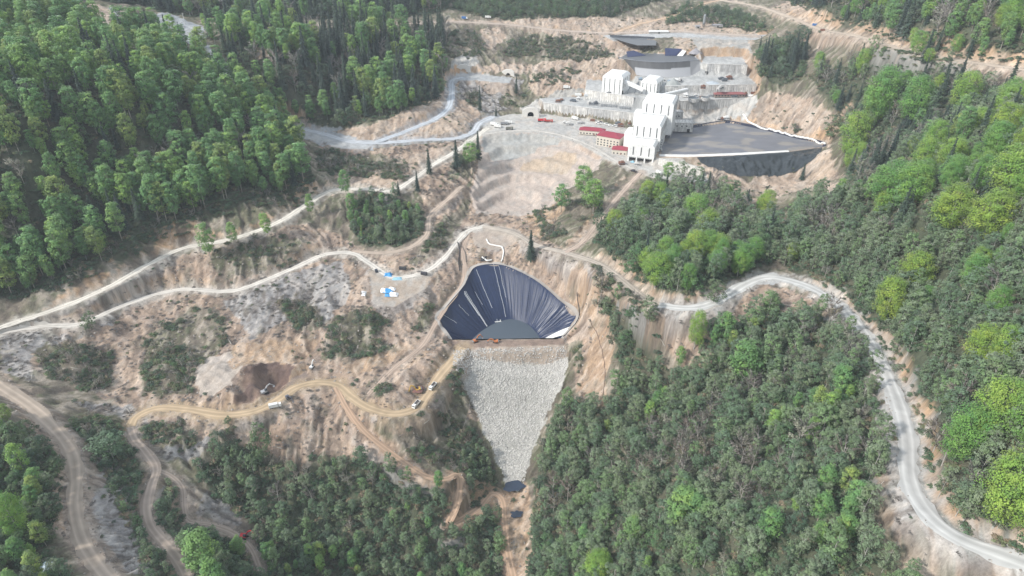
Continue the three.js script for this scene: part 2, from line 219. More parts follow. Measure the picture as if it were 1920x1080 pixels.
// distance to the nearest road, with that road's height
const REACH = 26;
ROADS.forEach((r, ri) => {
  for (let k = 0; k + 1 < r.line.length; k++) {
    const a = r.line[k], b = r.line[k + 1], dx = b.x - a.x, dz = b.y - a.y, l2 = dx * dx + dz * dz;
    eachIn(Math.min(a.x, b.x) - REACH, Math.max(a.x, b.x) + REACH, Math.min(a.y, b.y) - REACH, Math.max(a.y, b.y) + REACH, (o, x, z) => {
      const t = clamp(((x - a.x) * dx + (z - a.y) * dz) / l2, 0, 1), d = Math.hypot(x - a.x - dx * t, z - a.y - dz * t) - r.w;
      if (d < RD[o]) { RD[o] = d; RE[o] = a.z + (b.z - a.z) * t; RI[o] = ri; RX[o] = x - a.x - dx * t; RZ[o] = z - a.y - dz * t; }
    });
  }
});
const polyBox = p => { let a = 1e9, b = -1e9, c = 1e9, d = -1e9; for (const q of p) { a = Math.min(a, q[0]); b = Math.max(b, q[0]); c = Math.min(c, q[1]); d = Math.max(d, q[1]); } return [a, b, c, d]; };
function inside(p, x, z) { let s = false; for (let i = 0, j = p.length - 1; i < p.length; j = i++) { const a = p[i], b = p[j]; if ((a[1] > z) !== (b[1] > z) && x < (b[0] - a[0]) * (z - a[1]) / (b[1] - a[1]) + a[0]) s = !s; } return s; }
function edge(p, x, z) { let d = 1e9, E = 0, W = 0, We = 0; for (let i = 0, j = p.length - 1; i < p.length; j = i++) { const a = p[j], b = p[i], dx = b[0] - a[0], dz = b[1] - a[1], t = clamp(((x - a[0]) * dx + (z - a[1]) * dz) / (dx * dx + dz * dz + 1e-9), 0, 1), e = Math.hypot(x - a[0] - dx * t, z - a[1] - dz * t), h = a[2] + (b[2] - a[2]) * t; if (e < d) { d = e; E = h; } const w = 1 / (e * e + .5); W += w; We += w * h; } return [d, E, We / W]; }
const zone0 = list => { const out = []; for (let i = 0; i < list.length; i++) { const a = list[i], b = list[(i + 1) % list.length]; for (let k = 0; k < 4; k++) out.push(land(lerp(a[0], b[0], k / 4), lerp(a[1], b[1], k / 4))); } return { p: out, box: polyBox(out) }; };
const DAMFACE = zone0([[846, 640], [1058, 636], [1070, 690], [1046, 748], [1016, 822], [998, 884], [986, 912], [940, 905], [920, 860], [895, 800], [870, 735], [846, 695]]);
const GRADX = new Float32Array(NV), GRADZ = new Float32Array(NV);
for (let j = 0; j < NZ; j++) for (let i = 0; i < NX; i++) {
  const x = GX[i], z = GZ[j], o = j * NX + i; let h = base(x, z); const near = Math.abs(x) < 1050 && z < -150 && z > -1650;
  const dam = x > DAMFACE.box[0] && x < DAMFACE.box[1] && z > DAMFACE.box[2] && z < DAMFACE.box[3] && inside(DAMFACE.p, x, z), rough = sstep(0, 9, RD[o]) * (dam ? .12 : 1), n = fbm(x / 34, z / 34, 11, 3) - .5;
  const rid = 1 - Math.abs(2 * fbm(x / 19 + z / 60, z / 30, 21, 3) - 1);
  h += rough * (n * 6.5 + (rid - .7) * 3.6 + (vnoise(x / 4.2, z / 4.2, 31) - .5) * 1.3 + (vnoise(x / 2.2, z / 2.2, 32) - .5) * .9 + (.5 - Math.abs(2 * vnoise(x / 8, z / 8, 36) - 1)) * 1.6);
  if (near) {
    const gx = (base(x + 7, z) - base(x - 7, z)) / 14, gz = (base(x, z + 7) - base(x, z - 7)) / 14, gl = Math.hypot(gx, gz); GRADX[o] = gx; GRADZ[o] = gz;
    for (const b of HUM) { const d = Math.hypot(x - b[0], z - b[1]) / b[3] * (.8 + .4 * vnoise(x / 7, z / 7, 35)); if (d < 1) h += rough * b[4] * (1 - d * d) ** 2 * 1.3; }
    // run-off lines: noise drawn out along the fall of the slope
    const ux = gx / (gl + 1e-4), uz = gz / (gl + 1e-4), wx = x + (vnoise(x / 9, z / 9, 38) - .5) * 5, wz = z + (vnoise(x / 9, z / 9, 39) - .5) * 5; let a = 0, c = 0; for (let k = -3; k <= 3; k++) { a += vnoise((wx + ux * k * 2.6) / 2.1, (wz + uz * k * 2.6) / 2.1, 33); c += vnoise((wx + ux * k * 5) / 5.5, (wz + uz * k * 5) / 5.5, 34); }
    const st = clamp(.5 + (a / 7 - .5) * 1.7 + (c / 7 - .5) * 1.5, 0, 1); STREAK[o] = st; h += rough * (st - .5) * 5.0 * sstep(.12, .45, gl);
  }
  HT[o] = h;
}
const BOWL = [[900, 250], [1000, 246], [1085, 266], [1135, 292], [1120, 318], [1070, 352], [1020, 396], [985, 402], [895, 398], [884, 370], [893, 318], [897, 275]].map(q => land(...q)), BOWLB = polyBox(BOWL);
eachIn(...BOWLB, (o, x, z) => { if (!inside(BOWL, x, z)) return; const [e] = edge(BOWL, x, z), w = sstep(0, 10, e), h = base(x, z) - 7 * sstep(0, 45, e) + (fbm(x / 14, z / 14, 45, 3) - .5) * 2.4, q = h / 8.5, f = q - Math.floor(q), st = (Math.floor(q) + sstep(.5, .98, f)) * 8.5; HT[o] = lerp(HT[o], lerp(h, st, .92) + (vnoise(x / 2.2, z / 2.2, 46) - .5) * .5, w); });
const PADTYPES = [null, 'yard', 'concrete', 'gravel', 'earth', 'camp', 'brown', 'clay', 'tan'];
for (const p of PADS) {
  const [a, b, c, d] = polyBox(p.pts), R = p.reach;
  eachIn(a - R, b + R, c - R, d + R, (o, x, z) => {
    const ins = inside(p.pts, x, z), [e, E, Em] = edge(p.pts, x, z);
    if (ins) { HT[o] = Em + (vnoise(x / 3, z / 3, 5) - .5) * .25; PT[o] = PADTYPES.indexOf(p.type); PDIST[o] = 0; CUT[o] = 0; }
    else if (e < R) { const w = sstep(R, R * .6, e), lo = E - p.down * e, hi = E + p.up * e, n = clamp(HT[o], lo, hi), m = HT[o] - n; HT[o] = lerp(HT[o], n + (Math.abs(m) > .05 ? (vnoise(x / 3, z / 2, 6) - .5) * 1.0 : 0), w); if (m > .3) CUT[o] = Math.max(CUT[o], Math.min(1, m)); else if (m < -.3) CUT[o] = Math.min(CUT[o], Math.max(-1, m)); PDIST[o] = Math.min(PDIST[o], e); }
  });
}
for (let o = 0; o < NV; o++) if (RD[o] < REACH) {
  const r = ROADS[RI[o]], d = Math.max(0, RD[o] - 1.5), i = o % NX, j = (o / NX) | 0, x = GX[i], z = GZ[j];
  if (d <= 0) { HT[o] = RE[o]; CUT[o] = 0; continue; }
  const k = vnoise(x / 7, z / 7, 41), R0 = HT[o] > RE[o] + .4 ? r.cr : r.fr + 2, R1 = R0 * (.55 + .8 * vnoise(x / 13, z / 13, 43)), lo = RE[o] - (r.fill + .2 * k) * d, below = RX[o] * GRADX[o] + RZ[o] * GRADZ[o] < 0, hi = RE[o] + (below ? .12 : r.cut * (.7 + .6 * k)) * d - (below ? .15 : 0), n = clamp(HT[o], lo, hi), m = HT[o] - n, w = sstep(R1, R1 * .6, d);
  HT[o] = lerp(HT[o], n + (Math.abs(m) > .05 ? (vnoise(x / 2.4, z / 2.4, 42) - .5) * .9 * sstep(0, 3, d) : 0), w);
  if (m > .25) CUT[o] = Math.min(1, m * .9) * w; else if (m < -.25) CUT[o] = Math.max(-1, m * .7) * w;
}
// the lined pit, its floor, the flat pond behind it
const RIM = [[848, 637, 6], [838, 622, 9], [822, 600, 12], [835, 578, 17], [870, 535, 25], [880, 515, 29], [888, 503, 32], [905, 497, 34], [940, 497, 34], [975, 510, 32], [1010, 530, 28], [1045, 560, 22], [1080, 594, 12], [1052, 634, 6]].map(q => P(...q));
const FLOOR_E = -8;
const FLOOR = [[880, 644], [892, 630], [908, 618], [930, 606], [958, 599], [985, 606], [1000, 618], [1012, 634], [1014, 646]].map(q => P(q[0], q[1], FLOOR_E));
{ const [a, b, c, d] = polyBox(RIM); eachIn(a, b, c, d, (o, x, z) => { if (!inside(RIM, x, z)) return; const [e, , Em] = edge(RIM, x, z); PDIST[o] = 0; PT[o] = 0; CUT[o] = 0; HT[o] = Math.max(FLOOR_E - 8, Em - 1.2 - 3 * e); }); }
{ const [a, b, c, d] = polyBox(pondPoly); eachIn(a, b, c, d, (o, x, z) => { if (inside(pondPoly, x, z)) HT[o] = POND_E - 2 + Math.min(2, 0) ; }); }
function groundAt(x, z) {
  const i = clamp(idx(GX, x), 0, NX - 2), j = clamp(idx(GZ, z), 0, NZ - 2), u = (x - GX[i]) / (GX[i + 1] - GX[i]), v = (z - GZ[j]) / (GZ[j + 1] - GZ[j]), o = j * NX + i;
  return lerp(lerp(HT[o], HT[o + 1], u), lerp(HT[o + NX], HT[o + NX + 1], u), v);
}
const nearest = (x, z) => clamp(idx(GZ, z), 0, NZ - 2) * NX + clamp(idx(GX, x), 0, NX - 2);
function seen(u, v) { // like land(), on the finished ground
  const q = P(u, v, 0), L = Math.hypot(q[0], q[1], CAM_H); let prev = 60;
  for (let d = 60; d < 2200; d += 4) { const k = d / L; if (groundAt(q[0] * k, q[1] * k) > CAM_H * (1 - k)) { let a = prev, b = d; for (let t = 0; t < 12; t++) { const m = (a + b) / 2 / L; if (groundAt(q[0] * m, q[1] * m) > CAM_H * (1 - m)) b = (a + b) / 2; else a = (a + b) / 2; } const kk = b / L; return [q[0] * kk, q[1] * kk, groundAt(q[0] * kk, q[1] * kk)]; } prev = d; }
  return P(u, v, 150);
}
// ------------------------------------------------------------------ what covers the ground where (outlines walked on the survey)
function zone(list) { const out = []; for (let i = 0; i < list.length; i++) { const a = list[i], b = list[(i + 1) % list.length], n = Math.max(1, Math.round(Math.hypot(b[0] - a[0], b[1] - a[1]) / 40)); for (let k = 0; k < n; k++) out.push(land(lerp(a[0], b[0], k / n), lerp(a[1], b[1], k / n))); } return { p: out, box: polyBox(out) }; }
const within = (z, x, y) => x > z.box[0] && x < z.box[1] && y > z.box[2] && y < z.box[3] && inside(z.p, x, y);
const COVER = []; const cover = (type, list) => COVER.push({ type, ...zone(list) });
// bare slopes
cover('bare', [[0, 625], [150, 575], [330, 480], [420, 455], [560, 420], [640, 440], [700, 480], [830, 470], [860, 430], [880, 380], [890, 300], [900, 260], [1000, 245], [1120, 285], [1060, 350], [1000, 400], [1000, 440], [1110, 490], [1130, 560], [1150, 640], [1140, 700], [1130, 760], [1085, 745], [1070, 650], [850, 645], [830, 690], [900, 780], [850, 800], [700, 800], [640, 800], [600, 850], [560, 870], [480, 850], [400, 830], [280, 780], [60, 700], [0, 660]]);
cover('bare', [[230, 800], [280, 780], [420, 790], [600, 780], [640, 740], [720, 830], [800, 890], [780, 910], [640, 850], [560, 880], [470, 830], [330, 830]]);
cover('bare', [[1150, 500], [1240, 560], [1420, 530], [1540, 560], [1440, 610], [1360, 600], [1330, 640], [1330, 720], [1250, 660], [1200, 600]]);
cover('bare', [[1590, 600], [1650, 700], [1680, 850], [1710, 960], [1800, 1030], [1920, 1060], [1920, 1080], [1700, 1080], [1650, 940], [1660, 850], [1610, 700]]);
cover('bare', [[600, 265], [700, 280], [880, 262], [890, 300], [860, 390], [800, 440], [770, 440], [800, 400], [780, 340], [640, 340], [600, 310]]);
cover('bare', [[0, 695], [60, 745], [200, 860], [300, 1080], [160, 1080], [90, 950], [110, 860], [0, 740]]);
cover('ash', [[150, 790], [240, 890], [290, 1080], [210, 1080], [160, 940]]);
cover('ash', [[0, 628], [120, 615], [230, 580], [210, 610], [60, 660], [60, 720], [0, 700]]);
cover('ash', [[420, 565], [520, 520], [640, 490], [660, 540], [600, 620], [540, 600], [470, 640]]);
cover('ash', [[130, 755], [250, 760], [280, 800], [330, 830], [400, 830], [380, 860], [300, 860], [240, 790]]);
cover('ash', [[380, 920], [450, 960], [450, 990], [380, 980]]);
cover('bowl', [[900, 250], [1000, 246], [1085, 266], [1135, 292], [1120, 318], [1070, 352], [1020, 400], [985, 408], [890, 402], [882, 370], [893, 318], [897, 275]]);
cover('bowlOrange', [[990, 292], [1040, 278], [1085, 285], [1070, 310], [1010, 312], [975, 305]]);
cover('bowlGrey', [[905, 253], [1000, 249], [1060, 262], [1000, 272], [960, 290], [925, 292], [905, 278]]);
cover('paleSpoil', [[370, 680], [470, 650], [470, 690], [440, 720], [400, 745], [370, 730]]);
cover('orangeSoil', [[440, 650], [560, 630], [600, 640], [570, 680], [480, 700], [430, 690]]);
cover('darkEarth', [[470, 695], [520, 680], [560, 695], [555, 715], [500, 745], [440, 760], [450, 735]]);
cover('orangeSoil', [[1090, 500], [1130, 560], [1150, 640], [1140, 700], [1130, 760], [1085, 745], [1090, 680], [1110, 640], [1100, 590], [1060, 540]]);
cover('orangeSoil', [[640, 690], [760, 640], [800, 640], [720, 690], [650, 710]]);
cover('pinkEarth', [[1395, 235], [1400, 200], [1450, 168], [1520, 190], [1560, 215], [1560, 280], [1500, 258]]);
cover('pinkEarth', [[1290, 290], [1400, 340], [1550, 280], [1580, 330], [1500, 360], [1420, 390], [1330, 340]]);
cover('pinkEarth', [[1255, 60], [1420, 60], [1400, 115], [1400, 145], [1330, 118], [1270, 100]]);
cover('greyfill', [[1290, 65], [1400, 70], [1410, 100], [1370, 115], [1310, 110]]);
cover('pinkEarth', [[860, 40], [960, 45], [1080, 85], [1150, 100], [1160, 130], [1240, 60], [1420, 60], [1430, 40], [1300, 30], [1170, 35], [1000, 35]]);
cover('pinkEarth', [[990, 165], [1000, 120], [1100, 105], [1160, 110], [1165, 140], [1110, 170], [1010, 180]]);
cover('pinkEarth', [[890, 125], [960, 115], [1000, 120], [990, 140], [900, 135]]);
cover('rockGrey', [[850, 110], [885, 100], [900, 120], [890, 140], [845, 138]]);
cover('ash', [[865, 135], [980, 150], [960, 200], [900, 215], [860, 180]]);
cover('rockGrey', [[975, 205], [1000, 190], [1060, 165], [1100, 165], [1095, 190], [1020, 195], [1010, 215]]);
cover('scree', [[288, 28], [330, 30], [378, 50], [385, 75], [372, 90], [350, 78], [325, 60], [295, 45]]);
cover('scree', [[360, 75], [382, 78], [425, 118], [440, 145], [520, 205], [560, 235], [552, 240], [500, 200], [432, 148], [400, 115]]);
cover('scree', [[195, 15], [220, 15], [225, 50], [205, 55]]);
cover('pinkEarth', [[90, 15], [180, 5], [210, 20], [210, 50], [150, 40], [110, 35]]);
cover('pinkEarth', [[135, 110], [165, 95], [195, 115], [190, 150], [150, 150]]);
cover('pinkEarth', [[460, 65], [500, 60], [505, 105], [480, 115]]);
cover('scree', [[540, 230], [640, 240], [700, 262], [700, 285], [600, 275], [560, 258]]);
cover('pinkEarth', [[620, 245], [700, 235], [800, 195], [845, 165], [850, 180], [870, 190], [900, 215], [880, 258], [700, 268]]);
cover('pinkEarth', [[640, 330], [700, 330], [780, 290], [880, 265], [890, 290], [800, 330], [740, 355], [650, 355]]);
cover('pinkEarth', [[800, 0], [830, 0], [815, 25], [800, 20]]);
cover('pinkEarth', [[900, 55], [940, 50], [950, 70], [915, 95], [905, 85]]);
cover('pinkEarth', [[1500, 60], [1620, 60], [1920, 125], [1920, 160], [1840, 130], [1700, 120], [1600, 95], [1510, 80]]);
cover('pinkEarth', [[1480, 5], [1560, 30], [1500, 45], [1440, 20]]);
cover('pinkEarth', [[1540, 330], [1590, 360], [1600, 380], [1550, 370]]);
cover('orangeSoil', [[900, 970], [940, 915], [990, 905], [1005, 1000], [990, 1080], [940, 1080], [925, 960], [870, 1010], [830, 1000], [860, 960]]);
cover('orangeSoil', [[985, 405], [1030, 392], [1070, 350], [1056, 395], [1020, 440], [1000, 440]]);
cover('yard', [[1200, 180], [1262, 186], [1420, 172], [1418, 190], [1402, 222], [1392, 228], [1330, 236], [1262, 246], [1200, 250]]);
cover('apron', [[1205, 318], [1236, 314], [1318, 331], [1313, 343], [1225, 333]]);
cover('rock', [[850, 655], [1060, 648], [1064, 690], [1038, 745], [1006, 820], [988, 880], [980, 912], [950, 905], [932, 860], [905, 800], [875, 735], [850, 695]]);
cover('brown', [[846, 638], [1056, 634], [1056, 650], [1000, 662], [900, 660], [846, 655]]);
// scrub left standing on the bare slopes
const SCRUBS = [
  [[0, 530], [100, 515], [200, 480], [280, 420], [400, 388], [560, 362], [600, 346], [560, 384], [450, 402], [400, 418], [300, 446], [250, 482], [120, 545], [0, 572]],
  [[130, 790], [180, 780], [240, 800], [200, 830]], [[820, 690], [850, 660], [870, 720], [880, 790], [840, 780]], [[400, 815], [440, 800], [450, 850], [410, 860]], [[560, 870], [600, 850], [640, 860], [600, 885]], [[1080, 690], [1070, 650], [1085, 640], [1095, 690]], [[1420, 590], [1450, 560], [1470, 580], [1450, 610]],
  [[265, 740], [270, 650], [300, 620], [370, 575], [415, 590], [430, 640], [400, 670], [370, 690], [360, 740]],
  [[60, 660], [90, 640], [150, 650], [210, 660], [210, 720], [170, 740], [90, 710]],
  [[390, 500], [400, 470], [440, 460], [530, 440], [590, 455], [560, 490], [430, 530]],
  [[600, 670], [630, 600], [680, 580], [730, 600], [700, 640], [740, 645], [730, 668], [640, 680]],
  [[515, 570], [560, 550], [600, 590], [610, 620], [560, 620]],
  [[660, 420], [680, 360], [760, 385], [800, 400], [790, 440], [740, 462], [680, 455]],
  [[765, 490], [800, 440], [840, 420], [830, 470], [780, 500]],
  [[685, 735], [700, 712], [725, 710], [740, 735], [715, 748]],
  [[775, 620], [800, 575], [815, 580], [808, 620]],
  [[1110, 500], [1170, 530], [1230, 600], [1250, 680], [1200, 640], [1150, 660], [1130, 620], [1120, 560]],
  [[730, 820], [770, 790], [860, 780], [900, 830], [920, 890], [870, 895], [790, 880]],
  [[1000, 400], [1060, 380], [1140, 380], [1100, 440], [1020, 450]],
  [[640, 300], [700, 290], [760, 300], [770, 340], [700, 335], [650, 330]],
  [[590, 280], [650, 285], [640, 330], [600, 325]],
  [[840, 330], [860, 290], [890, 300], [870, 340]],
  [[935, 195], [950, 170], [1000, 180], [980, 205]], [[990, 155], [1010, 140], [1070, 125], [1090, 135], [1060, 160]],
  [[870, 180], [900, 170], [905, 200], [885, 210]],
  [[940, 95], [965, 70], [1050, 65], [1130, 90], [1150, 105], [1080, 115], [1000, 105], [920, 105]],
  [[830, 110], [800, 60], [880, 55], [915, 90], [890, 112]],
  [[260, 800], [340, 790], [380, 830], [350, 850], [280, 830]],
  [[1435, 250], [1480, 235], [1500, 240], [1500, 250]],
];
const SCRUBZ = SCRUBS.map(zone);
const WOODS = {};
const wood = (k, list) => WOODS[k] = zone(list);
wood('left', [[-300, 90], [0, 55], [60, 30], [200, 65], [290, 70], [330, 90], [395, 120], [428, 150], [500, 205], [548, 242], [578, 300], [592, 345], [560, 365], [470, 380], [400, 398], [300, 430], [262, 458], [240, 478], [160, 512], [90, 548], [0, 568], [-300, 600]]);
wood('middle', [[385, 62], [390, 75], [430, 62], [560, 60], [680, 62], [800, 60], [850, 60], [830, 110], [838, 150], [820, 195], [760, 215], [690, 232], [640, 240], [566, 228], [525, 205], [445, 145], [425, 112]]);
wood('topleft', [[-30, 40], [60, 30], [90, 10], [180, 0], [280, 12], [300, 25], [400, 38], [560, 36], [640, 38], [800, 32], [840, 20], [860, -40], [400, -60], [-30, -60]]);
wood('topright', [[860, -40], [845, 20], [905, 34], [1000, 36], [1150, 34], [1180, 20], [1240, 2], [1260, -40]]);
wood('topfar', [[1490, -30], [1470, 0], [1560, 40], [1640, 55], [1720, 82], [1800, 100], [1940, 115], [2180, 140], [2180, -60], [1700, -80]]);
wood('bench', [[1250, 30], [1290, 10], [1400, 25], [1450, 55], [1420, 62], [1300, 40], [1250, 48]]);
wood('spruces', [[1405, 130], [1415, 100], [1480, 75], [1510, 70], [1512, 130], [1490, 160], [1440, 150]]);
wood('upperright', [[1510, 140], [1580, 120], [1700, 130], [1760, 125], [1840, 150], [1940, 190], [2180, 260], [2180, 480], [1800, 470], [1640, 420], [1560, 400], [1545, 370], [1600, 360], [1580, 290], [1570, 210]]);
wood('right', [[1470, 440], [1490, 390], [1545, 380], [1660, 420], [1800, 470], [2180, 480], [2180, 1000], [1960, 1040], [1890, 1020], [1820, 985], [1762, 955], [1736, 900], [1724, 800], [1704, 740], [1672, 672], [1630, 604], [1578, 550], [1500, 515], [1465, 497]]);
wood('knoll', [[1110, 455], [1150, 420], [1190, 380], [1250, 350], [1350, 360], [1420, 395], [1465, 440], [1460, 490], [1430, 505], [1360, 530], [1330, 555], [1290, 560], [1235, 548], [1190, 518], [1150, 480]]);
wood('lower', [[1120, 560], [1180, 600], [1240, 690], [1290, 690], [1340, 620], [1440, 590], [1550, 590], [1590, 640], [1630, 700], [1648, 800], [1640, 880], [1628, 960], [1640, 1020], [1700, 1080], [1740, 1200], [1000, 1200], [990, 1080], [1000, 960], [1005, 880], [1030, 800], [1065, 745], [1140, 770], [1160, 700], [1150, 640]]);
wood('bottom', [[480, 830], [500, 870], [560, 890], [640, 860], [700, 870], [780, 915], [830, 925], [848, 960], [825, 985], [860, 990], [920, 950], [935, 985], [940, 1040], [940, 1150], [380, 1150], [350, 1060], [360, 1000], [420, 1010], [480, 1040], [495, 1000], [440, 960], [390, 920], [360, 880], [420, 860]]);
wood('corner', [[-260, 760], [-20, 790], [40, 800], [95, 840], [118, 900], [112, 960], [95, 1020], [100, 1060], [160, 1110], [-20, 1130], [-260, 1130]]);
wood('strip', [[130, 790], [200, 790], [240, 830], [265, 870], [270, 920], [260, 960], [275, 1000], [310, 1040], [330, 1090], [280, 1110], [250, 1010], [200, 900]]);
wood('fork', [[310, 910], [325, 905], [345, 960], [400, 1000], [460, 1040], [480, 1100], [390, 1120], [340, 1030], [300, 980], [295, 930]]);
wood('mound', [[655, 425], [660, 385], [700, 362], [760, 378], [795, 398], [795, 438], [745, 462], [680, 456]]);
wood('gully', [[890, 800], [925, 880], [935, 930], [900, 950], [880, 930], [880, 900], [860, 870]]);

const PAL = {
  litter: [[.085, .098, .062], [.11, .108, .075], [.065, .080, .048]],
  scrub: [[.16, .15, .10], [.22, .19, .15], [.10, .115, .062]],
  bare: [[.43, .325, .25], [.355, .262, .20], [.275, .215, .18]],
  bowl: [[.50, .42, .365], [.47, .395, .345], [.43, .385, .35]],
  bowlOrange: [[.48, .38, .29], [.45, .39, .33], [.44, .36, .28]],
  bowlGrey: [[.40, .40, .385], [.38, .37, .35], [.43, .41, .38]],
  ash: [[.35, .335, .325], [.28, .265, .26], [.42, .40, .385]],
  orange: [[.47, .31, .19], [.43, .33, .25], [.40, .27, .17]],
  orangeSoil: [[.44, .31, .21], [.38, .27, .19], [.40, .32, .25]],
  greyfill: [[.40, .39, .37], [.44, .40, .36], [.36, .36, .35]],
  paleSpoil: [[.50, .44, .39], [.46, .40, .35], [.40, .34, .29]],
  darkEarth: [[.17, .115, .095], [.20, .14, .11], [.13, .09, .08]],
  pinkEarth: [[.46, .36, .28], [.42, .32, .25], [.40, .34, .29]],
  rockGrey: [[.50, .48, .45], [.40, .38, .35], [.30, .29, .27]],
  scree: [[.38, .40, .42], [.33, .345, .36], [.42, .43, .44]],
  rock: [[.47, .46, .43], [.42, .41, .38], [.50, .48, .45]],
  apron: [[.33, .37, .39], [.30, .33, .345], [.36, .385, .40]],
  brown: [[.27, .20, .165], [.31, .235, .19], [.24, .18, .15]],
  yard: [[.50, .485, .46], [.43, .42, .405], [.52, .47, .42]],
  concrete: [[.46, .46, .455], [.38, .385, .385], [.50, .50, .49]],
  gravel: [[.44, .45, .455], [.39, .395, .40], [.47, .465, .455]],
  earth: [[.28, .22, .19], [.33, .25, .20], [.24, .19, .16]],
  camp: [[.45, .40, .35], [.40, .33, .27], [.43, .40, .37]],
  clay: [[.43, .355, .30], [.39, .33, .28], [.41, .36, .32]],
  tan: [[.47, .37, .29], [.44, .345, .27], [.43, .37, .32]],
};
function mixPal(pal, x, z, out) {
  const a = fbm(x / 23, z / 23, 61, 4), b = fbm(x / 6.5, z / 6.5, 63, 3), t = sstep(.38, .62, a), u = sstep(.48, .70, b), [p, q, r] = pal;
  for (let c = 0; c < 3; c++) out[c] = lerp(lerp(p[c], q[c], t), r[c], u * .75);
}
const coverAt = (x, z) => { let t = null; for (const c of COVER) if (within(c, x, z)) t = c; return t; };
const colour = new Float32Array(NV * 3), tmp = [0, 0, 0], tmp2 = [0, 0, 0];
const woodList = Object.values(WOODS);
for (let j = 0; j < NZ; j++) for (let i = 0; i < NX; i++) {
  const o = j * NX + i, x0 = GX[i], z0 = GZ[j];
  const far = Math.abs(x0) > 1050 || z0 < -1650 || z0 > 0;
  const wx = (fbm(x0 / 7, z0 / 7, 71, 3) - .5) * 9, wz = (fbm(x0 / 7, z0 / 7, 72, 3) - .5) * 9, x = x0 + wx, z = z0 + wz;
  let type = 'scrub';
  if (!far) {
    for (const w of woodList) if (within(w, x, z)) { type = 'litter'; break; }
    for (const c of COVER) if (within(c, x, z)) type = c.type;
    if (type === 'bare' || type === 'ash') for (const s of SCRUBZ) if (within(s, x, z)) { type = 'scrub'; break; }
  } else type = 'litter';
  mixPal(PAL[type], x0, z0, tmp);
  const pt = PADTYPES[PT[o]];
  const slope = 0;
  if (pt) mixPal(PAL[pt], x0, z0, tmp);
  else if (CUT[o] > .08) { // freshly cut bank
    mixPal(RI[o] >= 0 && ROADS[RI[o]].name === 'gravel_road' || type === 'pinkEarth' ? PAL.orange : PAL.orangeSoil, x0 * 1.6, z0, tmp2); const k = sstep(.05, .5, CUT[o]), sq = STREAK[o]; for (let c = 0; c < 3; c++) tmp[c] = lerp(tmp[c], tmp2[c] * (.72 + .56 * sq), k);
  } else if (CUT[o] < -.08) { mixPal(type === 'litter' || type === 'bare' ? PAL.ash : PAL.bare, x0, z0, tmp2); const k = sstep(.05, .6, -CUT[o]) * .7; for (let c = 0; c < 3; c++) tmp[c] = lerp(tmp[c], tmp2[c], k); }
  if (RI[o] >= 0 && RD[o] < 7 && !far) { const r = ROADS[RI[o]], k = (1 - sstep(.5, 7, RD[o] + (fbm(x0 / 5, z0 / 5, 88, 3) - .5) * 9)) * .75; for (let c = 0; c < 3; c++) tmp[c] = lerp(tmp[c], r.col[c] * .88, k); }
  // debris, stones, stumps: dark and light specks, streaks of wash running down the slope
  const sp = hash2(i, j, 91), s2 = vnoise(x0 / 2.3, z0 / 5, 93);
  let g = .90 + .22 * (fbm(x0 / 3.1, z0 / 3.1, 95, 3) - .3);
  if (!pt && (type === 'bare' || type === 'ash' || type === 'orangeSoil' || type === 'scrub' || type === 'pinkEarth')) { if (sp > .965) g *= .62; else if (sp < .02) g *= 1.35; const k = sstep(.60, .74, fbm(x0 / 8, z0 / 8, 97, 4)); if (type !== 'pinkEarth') { const gk = k * .55; tmp[0] = lerp(tmp[0], .13, gk); tmp[1] = lerp(tmp[1], .125, gk); tmp[2] = lerp(tmp[2], .09, gk); } g *= .84 + .32 * STREAK[o]; const sx = STREAK[o] + (vnoise(x0 / 1.7, z0 / 1.7, 98) - .5) * .35, kk = sstep(.60, .76, sx) * .32, kd = sstep(.40, .26, sx) * (type === 'pinkEarth' || type === 'orangeSoil' ? .3 : .55); for (let c = 0; c < 3; c++) { tmp[c] = lerp(tmp[c], [.52, .45, .39][c], kk); tmp[c] = lerp(tmp[c], [.155, .125, .105][c], kd); } }
  colour[o * 3] = clamp(tmp[0] * g, .02, .75); colour[o * 3 + 1] = clamp(tmp[1] * g, .02, .75); colour[o * 3 + 2] = clamp(tmp[2] * g, .02, .75);
}
